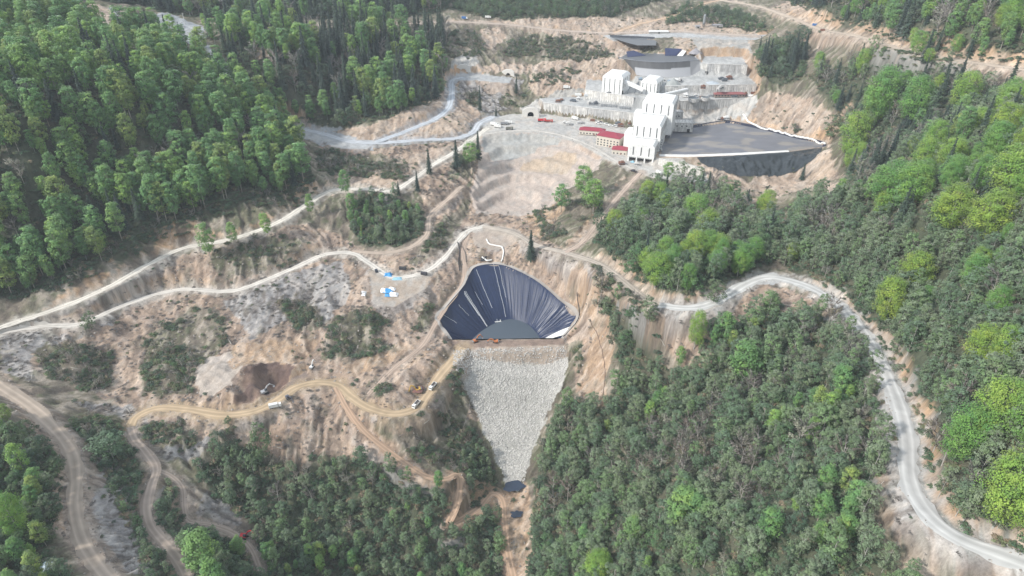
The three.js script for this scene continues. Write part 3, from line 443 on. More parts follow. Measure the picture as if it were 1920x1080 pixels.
{
  const pos = new Float32Array(NV * 3), uv = new Float32Array(NV * 2), ind = new Uint32Array((NX - 1) * (NZ - 1) * 6);
  for (let j = 0; j < NZ; j++) for (let i = 0; i < NX; i++) { const o = j * NX + i; pos[o * 3] = GX[i]; pos[o * 3 + 1] = HT[o]; pos[o * 3 + 2] = GZ[j]; uv[o * 2] = GX[i] / 24; uv[o * 2 + 1] = GZ[j] / 24; }
  let k = 0; for (let j = 0; j < NZ - 1; j++) for (let i = 0; i < NX - 1; i++) { const a = j * NX + i, b = a + 1, c = a + NX, d = c + 1; ind[k++] = a; ind[k++] = c; ind[k++] = b; ind[k++] = b; ind[k++] = c; ind[k++] = d; }
  const g = new THREE.BufferGeometry(); g.setAttribute('position', new THREE.BufferAttribute(pos, 3)); g.setAttribute('uv', new THREE.BufferAttribute(uv, 2)); g.setAttribute('color', new THREE.BufferAttribute(colour, 3)); g.setIndex(new THREE.BufferAttribute(ind, 1)); g.computeVertexNormals();
  const n = 256, d = new Uint8Array(n * n * 4), r = rng(3);
  for (let y = 0; y < n; y++) for (let x = 0; x < n; x++) { // grain that tiles
    let v = 0; for (const [p, a] of [[8, .3], [32, .35], [90, .35]]) { const fx = x / n * p, fy = y / n * p, ix = Math.floor(fx), iy = Math.floor(fy), u = fx - ix, w = fy - iy, h = (q, s) => hash2((q + p) % p, (s + p) % p, p); v += a * lerp(lerp(h(ix, iy), h(ix + 1, iy), u), lerp(h(ix, iy + 1), h(ix + 1, iy + 1), u), w); }
    const c = Math.round(255 * clamp(.72 + .40 * (v - .5) * 1.6, 0, 1)); const o = (y * n + x) * 4; d[o] = d[o + 1] = d[o + 2] = c; d[o + 3] = 255;
  }
  const t = new THREE.DataTexture(d, n, n); t.wrapS = t.wrapT = THREE.RepeatWrapping; t.magFilter = THREE.LinearFilter; t.needsUpdate = true;
  const m = new THREE.MeshStandardMaterial({ vertexColors: true, roughness: 1, map: t, bumpMap: t, bumpScale: .5, color: new THREE.Color().setRGB(1.36, 1.36, 1.36) });
  struct('ground', g, m, 'tan, grey and scrub covered slopes of the mountain valley', 'ground');
}
// ------------------------------------------------------------------ roads as ribbons on their benches
for (const r of ROADS) {
  const L = r.line, n = L.length, C = [-1, -.72, -.48, -.24, 0, .24, .48, .72, 1], pos = [], col = [], ind = []; let len = 0;
  for (let k = 0; k < n; k++) {
    const a = L[Math.max(0, k - 1)], b = L[Math.min(n - 1, k + 1)], l = Math.hypot(b.x - a.x, b.y - a.y) || 1, nx = -(b.y - a.y) / l, nz = (b.x - a.x) / l; if (k) len += L[k].distanceTo(L[k - 1]);
    C.forEach((c, q) => {
      const wob = (1 + (vnoise(len / 26, 3 + Math.sign(c), 8) - .5) * .4) * (Math.abs(c) === 1 ? 1 + (vnoise(len / 6, c * 9, 7) - .5) * .6 : 1), x = L[k].x + nx * c * r.w * wob, z = L[k].y + nz * c * r.w * wob;
      const h = Math.max(groundAt(x, z), L[k].z - .3) + (Math.abs(c) === 1 ? .08 : .28) - (q === 2 || q === 6 ? .08 : 0);
      pos.push(x, h, z);
      const e = (fbm(x / 4, z / 4, 81, 3) - .5) * 1.3 + (fbm(x / 22, z / 22, 82, 2) - .5) * .6, tr = q === 2 || q === 6 ? 1.22 : q === 4 ? .86 : q === 1 || q === 7 ? .90 : Math.abs(c) === 1 ? .95 : 1, g = tr * (1 + e * .35);
      col.push(r.col[0] * g, r.col[1] * g, r.col[2] * g);
    });
    if (k) for (let q = 0; q < 8; q++) { const A = (k - 1) * 9 + q, B = A + 1, D = A + 9, F = D + 1; ind.push(A, B, D, B, F, D); }
  }
  const g = new THREE.BufferGeometry(); g.setAttribute('position', new THREE.Float32BufferAttribute(pos, 3)); g.setAttribute('color', new THREE.Float32BufferAttribute(col, 3)); g.setIndex(ind); g.computeVertexNormals();
  struct(r.name, g, new THREE.MeshStandardMaterial({ vertexColors: true, roughness: 1, side: THREE.DoubleSide }), r.label, 'road');
}
// ------------------------------------------------------------------ trees: leaf sprays in clumps on real crowns, tapered trunks with limbs
function tube(pts, r0, r1, seg, col, out) { // a tapered limb through points
  const n = pts.length, up = new THREE.Vector3(), a = new THREE.Vector3(), b = new THREE.Vector3(), base0 = out.pos.length / 3;
  for (let k = 0; k < n; k++) {
    up.subVectors(pts[Math.min(n - 1, k + 1)], pts[Math.max(0, k - 1)]).normalize(); a.set(1, 0, .3).cross(up).normalize(); b.crossVectors(up, a);
    const r = lerp(r0, r1, k / (n - 1));
    for (let q = 0; q < seg; q++) { const t = q / seg * 2 * Math.PI, c = Math.cos(t), s = Math.sin(t), nx = a.x * c + b.x * s, ny = a.y * c + b.y * s, nz = a.z * c + b.z * s; out.pos.push(pts[k].x + nx * r, pts[k].y + ny * r, pts[k].z + nz * r); out.nor.push(nx, ny, nz); out.col.push(...col); }
    if (k) for (let q = 0; q < seg; q++) { const A = base0 + (k - 1) * seg + q, B = base0 + (k - 1) * seg + (q + 1) % seg; out.ind.push(A, B, A + seg, B, B + seg, A + seg); }
  }
}
const fresh = () => ({ pos: [], nor: [], col: [], ind: [] });
function finish(o) { const g = new THREE.BufferGeometry(); g.setAttribute('position', new THREE.Float32BufferAttribute(o.pos, 3)); g.setAttribute('normal', new THREE.Float32BufferAttribute(o.nor, 3)); g.setAttribute('color', new THREE.Float32BufferAttribute(o.col, 3)); g.setIndex(o.ind); return g; }
const V = (x, y, z) => new THREE.Vector3(x, y, z);
function spray(o, c, n, size, col, r, lean = .9) { // one bent spray of leaves, four corners
  const t = V(r() - .5, r() - .5, r() - .5).addScaledVector(n, lean).normalize(), a = V(r() - .5, r() - .5, r() - .5).cross(t).normalize(), b = V().crossVectors(t, a), k = o.pos.length / 3;
  const s = size * (.6 + .8 * r()), w = s * (.55 + .5 * r());
  for (const [p, q] of [[-1, -.6], [.9, -1], [1, .7], [-.5, 1]]) { o.pos.push(c.x + (a.x * p * s + b.x * q * w) * .5, c.y + (a.y * p * s + b.y * q * w) * .5, c.z + (a.z * p * s + b.z * q * w) * .5); const m = V(n.x + t.x * .7, n.y + t.y * .7, n.z + t.z * .7).normalize(); o.nor.push(m.x, m.y, m.z); o.col.push(...col); }
  o.ind.push(k, k + 1, k + 2, k, k + 2, k + 3);
}
function broad(seed, q) { // q: H, R, low, clumps, per, leaf, cols, bark, gap, round
  const r = rng(seed), crown = fresh(), wood = fresh(), tips = [], H = q.H, lx = (r() - .5) * q.wild, lz = (r() - .5) * q.wild, gap0 = r() * 6.28, cy = lerp(q.low, 1, .48) * H, ry = (1 - q.low) * H * .5;
  for (let k = 0; k < q.clumps; k++) {
    const f = (k + .5) / q.clumps, yy = lerp(-.85, .95, Math.pow(f, .9)), t = k * 2.39996 + r() * .9, prof = Math.pow(Math.max(0, 1 - Math.abs(yy) ** q.round), .5) * (yy > 0 ? 1 : 1 - .18 * -yy), rad = q.R * prof * (.55 + .42 * r());
    if (q.wild > .3 && r() < .16) continue; // gaps
    const lob = 1 + q.wild * .35 * Math.sin(2 * t + gap0 + yy * 2); 
    tips.push([V(Math.cos(t) * rad * lob + lx * q.R * yy, cy + yy * ry * .88 + (r() - .5) * .06 * H, Math.sin(t) * rad * lob + lz * q.R * yy), q.R * (.24 + .26 * r()) * q.clump]);
  }
  tips.push([V(0, cy + ry * .78, 0), q.R * .33 * q.clump]);
  for (const [c, cr] of tips) {
    const p = q.cols[Math.floor(r() * q.cols.length)], tone = .82 + .36 * r();
    const out = V(c.x, (c.y - cy) * .8, c.z).normalize();
    for (let l = 0; l < q.per; l++) {
      const d = V(r() - .5, r() - .5, r() - .5).normalize(); if (d.dot(out) < -.25 && d.y < 0) d.multiplyScalar(-1);
      const rr = cr * Math.pow(r(), q.gap), pos = V(c.x + d.x * rr, c.y + d.y * rr * .8, c.z + d.z * rr), n = V(d.x + out.x * .5, d.y + out.y * .5 + .35, d.z + out.z * .5).normalize(), g = tone * (.8 + .4 * r());
      spray(crown, pos, n, q.leaf, [p[0] * g, p[1] * g, p[2] * g], r);
    }
  }
  const bend = (r() - .5) * .05 * H, tb = q.H * q.trunk;
  tube([V(0, -1, 0), V(bend * .2, H * .25, 0), V(bend * .7, H * .55, bend * .4), V(bend, H * .86, bend * .5)], tb, tb * .2, 6, q.bark, wood);
  const nl = Math.min(q.limbs, tips.length);
  for (let k = 0; k < nl; k++) { const [c] = tips[Math.floor(k * tips.length / nl)], y0 = Math.max(H * .18, c.y - Math.hypot(c.x, c.z) * (.7 + .5 * r())), s = V(bend * y0 / H, Math.min(y0, H * .8), 0); tube([s, V(lerp(s.x, c.x, .55), lerp(s.y, c.y, .42), lerp(s.z, c.z, .55)), c], tb * .42, tb * .08, 4, q.bark, wood); }
  return [finish(wood), finish(crown)];
}
function conifer(seed, q) {
  const r = rng(seed), crown = fresh(), wood = fresh(), H = q.H;
  tube([V(0, -1, 0), V(0, H * .5, 0), V(0, H * .97, 0)], H * .013, H * .002, 5, [.10, .075, .06], wood);
  const W = q.whorls;
  for (let k = 0; k < W; k++) {
    const f = k / (W - 1), y = H * lerp(.1, .965, f), L = q.R * Math.pow(1 - f, .82) * (.8 + .35 * r()) + .25, nb = Math.round(lerp(11, 4, f));
    for (let b = 0; b < nb; b++) {
      const t = (b + r() * .7) / nb * 2 * Math.PI + k, ll = L * (.75 + .4 * r()), c = Math.cos(t), s = Math.sin(t), tone = .75 + .5 * r(), col = q.cols[Math.floor(r() * q.cols.length)].map(v => v * tone);
      const drop = ll * (.18 + .25 * r());
      for (let m = 0; m < 4; m++) { const g = (m + .6) / 4; spray(crown, V(c * ll * g + (r() - .5) * .3, y - drop * g + (r() - .5) * .3, s * ll * g + (r() - .5) * .3), V(c * .7, .75, s * .7).normalize(), q.leaf * lerp(1.25, .75, g) * (.5 + .5 * (1 - f) + .15), col, r, 1.4); }
    }
  }
  spray(crown, V(0, H * .985, 0), V(0, 1, 0), q.leaf * .5, q.cols[0], r);
  return [finish(wood), finish(crown)];
}
function bare(seed, q) {
  const r = rng(seed), wood = fresh(), crown = fresh(), H = q.H, tb = H * .014;
  tube([V(0, -1, 0), V((r() - .5) * .6, H * .4, (r() - .5) * .6), V((r() - .5) * 1.4, H * .8, (r() - .5) * 1.4)], tb, tb * .35, 5, q.bark, wood);
  for (let k = 0; k < 16; k++) {
    const y = H * lerp(.25, .8, r()), t = r() * 6.283, L = q.R * (.55 + .6 * r()), e = V(Math.cos(t) * L, y + L * (.5 + .9 * r()), Math.sin(t) * L);
    tube([V(0, y, 0), V(e.x * .5, lerp(y, e.y, .4), e.z * .5), e], tb * .42, tb * .1, 3, q.bark, wood);
    for (let m = 0; m < 26; m++) { // twigs: thin blades
      const g = .3 + .75 * r(), c = V(e.x * g, lerp(y, e.y, g), e.z * g), d = V(r() - .5 + e.x / L * .5, r() * .9, r() - .5 + e.z / L * .5).normalize().multiplyScalar(.9 + 1.5 * r()), w = V(r() - .5, r() - .5, r() - .5).cross(d).normalize().multiplyScalar(.07 + .07 * r()), o = crown.pos.length / 3, tone = .8 + .45 * r();
      for (const p of [V(c.x - w.x, c.y - w.y, c.z - w.z), V(c.x + w.x, c.y + w.y, c.z + w.z), V(c.x + d.x, c.y + d.y, c.z + d.z)]) { crown.pos.push(p.x, p.y, p.z); crown.nor.push(d.x * .3, .8, d.z * .3); crown.col.push(...q.twig.map(v => v * tone)); }
      crown.ind.push(o, o + 1, o + 2);
    }
    if (q.bud) for (let m = 0; m < 14; m++) { const g = .5 + .6 * r(), tone = .8 + .5 * r(); spray(crown, V(e.x * g + (r() - .5) * 1.4, lerp(y, e.y, g) + (r() - .5) * 1.4, e.z * g + (r() - .5) * 1.4), V(e.x / L * .5, .8, e.z / L * .5), .55, q.bud.map(v => v * tone), r); }
  }
  return [finish(wood), finish(crown)];
}
function bush(seed, q) {
  const r = rng(seed), crown = fresh(), wood = fresh(), n = q.clumps;
  for (let k = 0; k < n; k++) {
    const t = k * 2.4 + r(), rad = q.R * Math.sqrt((k + .3) / n) * .85, c = V(Math.cos(t) * rad, q.H * (.35 + .35 * r()) * (1 - .45 * (rad / q.R) ** 2), Math.sin(t) * rad), cr = q.R * (.30 + .16 * r()), p = q.cols[Math.floor(r() * q.cols.length)], tone = .75 + .5 * r();
    for (let l = 0; l < q.per; l++) { const d = V(r() - .5, r() * .75 - .12, r() - .5).normalize(), rr = cr * Math.pow(r(), .4), g = tone * (.8 + .4 * r()); spray(crown, V(c.x + d.x * rr, Math.max(.05, c.y + d.y * rr * .9), c.z + d.z * rr), V(d.x, d.y + .4, d.z).normalize(), q.leaf, p.map(v => v * g), r); }
  }
  for (let k = 0; k < 4; k++) { const t = k * 1.6 + r(); tube([V(0, -.6, 0), V(Math.cos(t) * q.R * .5, q.H * .55, Math.sin(t) * q.R * .5)], .09, .03, 3, [.16, .13, .11], wood); }
  return [finish(wood), finish(crown)];
}
const BARK = [.34, .31, .27], DBARK = [.17, .145, .12], PBARK = [.42, .41, .38];
const GREEN = [[.215, .37, .115], [.185, .335, .11], [.26, .41, .115], [.20, .35, .125]];
const LIME = [[.27, .43, .075], [.24, .40, .075], [.32, .45, .09], [.20, .36, .08]];
const ALDER = [[.185, .265, .150], [.165, .245, .130], [.205, .275, .170], [.175, .26, .125]];
const DARK = [[.092, .158, .092], [.108, .170, .090], [.115, .155, .098]];
const FIR = [[.045, .080, .060], [.056, .092, .064], [.038, .068, .056]];
const KINDS = {
  broadleaf_tree: { H: 26, make: s => broad(s, { H: 26, R: 4.9, low: .16, clumps: 54, per: 56, leaf: .6, clump: 1.1, round: 1.45, wild: .35, gap: .36, cols: GREEN, bark: BARK, trunk: .011, limbs: 7 }), variants: 6, tints: [[1, 1, 1], [.78, .88, .9], [1.15, 1.12, .9], [.85, .95, 1.08], [1.2, .98, .9], [.65, .78, .82]] },
  bright_broadleaf_tree: { H: 24, make: s => broad(s, { H: 24, R: 6.4, wild: .3, low: .08, clumps: 70, per: 140, leaf: .37, clump: 1.12, round: 2.2, gap: .33, cols: LIME, bark: PBARK, trunk: .014, limbs: 9 }), variants: 5, tints: [[1, 1, 1], [.82, .92, 1.0], [1.1, 1, .9], [.66, .84, 1.05]] },
  grey_green_tree: { H: 17, make: s => broad(s, { H: 17, R: 3.8, wild: .8, low: .08, clumps: 36, per: 44, leaf: .46, clump: .95, round: 1.7, gap: .5, cols: ALDER, bark: PBARK, trunk: .010, limbs: 14 }), variants: 7, tints: [[1, 1, 1], [.84, .9, .92], [1.12, 1.06, 1.08], [.72, .82, .82], [1.02, 1.12, .88], [1.12, 1.02, 1.05]] },
  dark_green_tree: { H: 12, make: s => broad(s, { H: 12, R: 4.1, wild: .7, low: .06, clumps: 30, per: 44, leaf: .46, clump: 1.0, round: 2, gap: .42, cols: DARK, bark: DBARK, trunk: .013, limbs: 5 }), variants: 5, tints: [[1, 1, 1], [.85, .95, 1], [1.25, 1.2, 1], [1.1, 1.3, .95]] },
  conifer_tree: { H: 26, make: s => conifer(s, { H: 26, R: 3.9, whorls: 24, leaf: 1.15, cols: FIR }), variants: 4, tints: [[1, 1, 1], [.85, .9, 1], [1.25, 1.22, 1.1]] },
  bare_tree: { H: 16, make: s => bare(s, { H: 16, R: 4.2, bark: [.40, .37, .34], twig: [.30, .265, .24], bud: s % 3 ? null : [.26, .27, .2] }), variants: 6, tints: [[1, 1, 1], [.8, .82, .85], [1.2, 1.2, 1.2], [1.05, .95, .9]] },
  bush: { H: 3, make: s => bush(s, { H: 3, R: 2.6, clumps: 12, per: 34, leaf: .42, cols: DARK.concat([[.15, .16, .11]]) }), variants: 5, tints: [[1, 1, 1], [.85, .95, 1], [1.3, 1.25, 1], [1.5, 1.15, 1.1], [1.15, 1, 1]] },
};
const leafMat = {}, woodMat = new THREE.MeshStandardMaterial({ vertexColors: true, roughness: .95 });
let kindSeed = 100;
for (const [k, q] of Object.entries(KINDS)) {
  q.geo = []; for (let s = 0; s < q.variants; s++) q.geo.push(q.make(kindSeed++));
  q.mat = q.tints.map(t => new THREE.MeshPhysicalMaterial({ vertexColors: true, roughness: 1, transmission: .35, thickness: 0, side: THREE.DoubleSide, color: new THREE.Color().setRGB(...t) }));
  q.whole = q.geo.map(([a, b]) => mergeGeometries([a, b]));
  q.list = [];
}
// plant(kind, x, z, height, spread, label, group): noted first, built below, largest in the picture first
const prnd = rng(77);
function plant(kind, x, z, h, spread, label, group, own) { KINDS[kind].list.push({ x, z, y: groundAt(x, z), h, w: h * spread, v: Math.floor(prnd() * KINDS[kind].variants), t: Math.floor(prnd() * KINDS[kind].tints.length), a: prnd() * 6.28, label, group, own }); }
function pixelOf(x, y, z) { const dy = y - CAM_H, d = -z * CP - dy * SP, b = (z * SP * -1 + 0) , up = dy * CP + -z * SP; return [960 + FOC * x / d, 540 - FOC * up / d, d]; }
const KINDNAME = { broadleaf_tree: 'green broadleaf tree', bright_broadleaf_tree: 'lime broadleaf tree', grey_green_tree: 'grey green tree', dark_green_tree: 'dark green tree', conifer_tree: 'dark conifer', bare_tree: 'leafless tree', bush: 'bush' };
const PLACE = { left: 'left slope wood', middle: 'wood before the tunnel', topleft: 'top left wood', topright: 'top thicket', topfar: 'top right wood', bench: 'thicket behind the spoil', spruces: 'clump beside the spoil', upperright: 'wood above the tailings pond', right: 'wood above the right road', knoll: 'knoll wood below the plant', lower: 'large lower right wood', bottom: 'wood left of the dam', corner: 'bottom left corner wood', strip: 'strip between the rutted roads', fork: 'fork of the rutted road', mound: 'bush covered mound', gully: 'bushes beside the dam foot' };
const TONE = t => { const l = (t[0] + t[1] + t[2]) / 3; return l > 1.1 ? 'pale ' : l < .87 ? 'deep ' : t[0] > 1.1 ? 'warm ' : ''; };
const LONG = { low: 'short ', mid: '', high: 'tall ' };
function spot(u, v, b) { const x = clamp((u - b[0]) / (b[1] - b[0]), 0, .999), y = clamp((v - b[2]) / (b[3] - b[2]), 0, .999), h = ['left', '', 'right'][Math.floor(x * 3)], w = ['upper', '', 'lower'][Math.floor(y * 3)]; return !h && !w ? 'middle' : h && w ? w + ' ' + h : (w || h) + ' part'; }
for (const w of Object.values(WOODS)) { const q = w.p.map(p => pixelOf(p[0], p[2], p[1])); w.pix = [Math.max(0, Math.min(...q.map(p => p[0]))), Math.min(1920, Math.max(...q.map(p => p[0]))), Math.max(0, Math.min(...q.map(p => p[1]))), Math.min(1080, Math.max(...q.map(p => p[1])))]; }
const exposed = (x, z, m) => { const o = nearest(x, z); return RD[o] < m || PDIST[o] < m; };
function scatter(key, spacing, mix, seed, hs = 1) {
  const z = WOODS[key], [x0, x1, z0, z1] = z.box, r = rng(seed), tot = mix.reduce((a, m) => a + m[1], 0);
  for (let y = z0; y < z1; y += spacing) for (let x = x0; x < x1; x += spacing) {
    const X = x + (r() - .5) * spacing * 1.1, Z = y + (r() - .5) * spacing * 1.1, pick0 = r(), k = r(); if (!within(z, X, Z) || exposed(X, Z, 2.5)) continue;
    const [u, v, d] = pixelOf(X, groundAt(X, Z), Z); if (d < 30 || u < -260 || u > 2180 || v < -60 || v > 1400) continue;
    const patch = fbm(X / 45, Z / 45, seed, 3); let p = clamp(pick0 * .72 + (patch - .5) * 1.3 + .14, 0, .999) * tot, m = mix[0]; for (const q of mix) { if (p < q[1]) { m = q; break; } p -= q[1]; }
    plant(m[0], X, Z, m[2] * hs * (.55 + .75 * k), .82 + .36 * r(), (k > .68 ? 'tall ' : k < .3 ? 'short ' : '') + '@' + KINDNAME[m[0]] + ' in the ' + spot(u, v, z.pix) + ' of the ' + PLACE[key], KINDNAME[m[0]] + 's of the ' + PLACE[key]);
  }
}
scatter('left', 11.2, [['conifer_tree', .13, 36], ['dark_green_tree', .06, 20], ['broadleaf_tree', .76, 37], ['bare_tree', .06, 24]], 201);
scatter('middle', 11.2, [['bare_tree', .10, 26], ['conifer_tree', .38, 42], ['dark_green_tree', .12, 20], ['broadleaf_tree', .42, 38]], 202);
scatter('topleft', 12, [['conifer_tree', .5, 38], ['dark_green_tree', .15, 22], ['broadleaf_tree', .25, 34], ['bare_tree', .12, 24]], 203);
scatter('topright', 7.4, [['dark_green_tree', .8, 11], ['conifer_tree', .1, 18], ['bare_tree', .1, 12]], 204);
scatter('topfar', 11.5, [['dark_green_tree', .24, 20], ['conifer_tree', .22, 36], ['broadleaf_tree', .28, 34], ['bright_broadleaf_tree', .12, 32], ['bare_tree', .14, 26]], 205);
scatter('bench', 7, [['dark_green_tree', .9, 9], ['bare_tree', .1, 9]], 206);
scatter('spruces', 9.5, [['conifer_tree', .28, 36], ['dark_green_tree', .55, 17], ['grey_green_tree', .2, 18]], 207);
scatter('upperright', 10.4, [['bare_tree', .12, 20], ['conifer_tree', .24, 30], ['grey_green_tree', .36, 22], ['broadleaf_tree', .08, 27], ['bright_broadleaf_tree', .24, 28]], 208);
scatter('right', 8.0, [['bare_tree', .17, 19], ['grey_green_tree', .80, 23], ['dark_green_tree', .08, 15], ['bright_broadleaf_tree', .03, 22]], 209);
scatter('knoll', 9.8, [['bare_tree', .18, 22], ['conifer_tree', .08, 26], ['grey_green_tree', .42, 26], ['dark_green_tree', .26, 19], ['bright_broadleaf_tree', .08, 28]], 210);
scatter('lower', 8.2, [['bare_tree', .19, 19], ['grey_green_tree', .66, 22], ['dark_green_tree', .14, 16], ['broadleaf_tree', .05, 22]], 211);
scatter('bottom', 8.2, [['bare_tree', .12, 16], ['grey_green_tree', .58, 17], ['dark_green_tree', .22, 14], ['broadleaf_tree', .12, 19]], 212);
scatter('corner', 8.4, [['dark_green_tree', .72, 16], ['grey_green_tree', .2, 17], ['broadleaf_tree', .09, 20]], 213);
scatter('strip', 7.4, [['bare_tree', .08, 10], ['dark_green_tree', .46, 9], ['grey_green_tree', .46, 11]], 214);
scatter('fork', 7, [['dark_green_tree', .35, 10], ['grey_green_tree', .65, 12]], 215);
scatter('mound', 7, [['bare_tree', .22, 13], ['grey_green_tree', .55, 14], ['dark_green_tree', .2, 9], ['broadleaf_tree', .06, 16]], 217);
scatter('gully', 6.6, [['dark_green_tree', .5, 9], ['grey_green_tree', .5, 11]], 216);
const place = (X, Z) => { const [u, v] = pixelOf(X, groundAt(X, Z), Z), h = ['far left', 'left', 'middle', 'right', 'far right'][clamp(Math.floor(u / 384), 0, 4)], w = ['top', 'upper', 'central', 'lower', 'bottom'][clamp(Math.floor(v / 216), 0, 4)]; return w + ' ' + h + ' of the picture'; };
SCRUBZ.forEach((s, n) => { const r = rng(400 + n), [x0, x1, z0, z1] = s.box; for (let y = z0; y < z1; y += 3.6) for (let x = x0; x < x1; x += 3.6) { const X = x + (r() - .5) * 4, Z = y + (r() - .5) * 4, k = r(), q = r(); if (!within(s, X, Z) || exposed(X, Z, 1.5) || fbm(X / 15, Z / 15, 55, 3) < .455) continue; if (q < .13) plant('bare_tree', X, Z, 7 + 4 * k, 1, 'small leafless tree among the scrub at the ' + place(X, Z), 'small leafless trees on the bare slopes'); else if (q < .22) plant('dark_green_tree', X, Z, 5 + 3 * k, 1.1, 'small @dark tree among the scrub at the ' + place(X, Z), 'small dark trees on the bare slopes'); else plant('bush', X, Z, 2.0 + 2.0 * k, 1.1, (k > .5 ? 'large ' : 'small ') + '@dark green bush in the scrub at the ' + place(X, Z), 'bushes on the bare slopes'); } });
{ const r = rng(991); for (const c of COVER) { if (!['bare', 'ash', 'scrub', 'orangeSoil', 'pinkEarth'].includes(c.type)) continue; const [x0, x1, z0, z1] = c.box; const n = Math.round((x1 - x0) * (z1 - z0) / 130); for (let k = 0; k < n; k++) { const X = lerp(x0, x1, r()), Z = lerp(z0, z1, r()), q = r(), h = r(); if (coverAt(X, Z) !== c || exposed(X, Z, 2) || fbm(X / 20, Z / 20, 57, 3) < .5) continue; plant(q < .2 ? 'bare_tree' : 'bush', X, Z, q < .2 ? 4 + 3 * h : 1 + 1.4 * h, 1.1, q < .2 ? 'leafless sapling on the open slope at the ' + place(X, Z) : 'small @bush on the open slope at the ' + place(X, Z), q < .2 ? 'saplings on the open slope' : 'small bushes on the open slope'); } } }
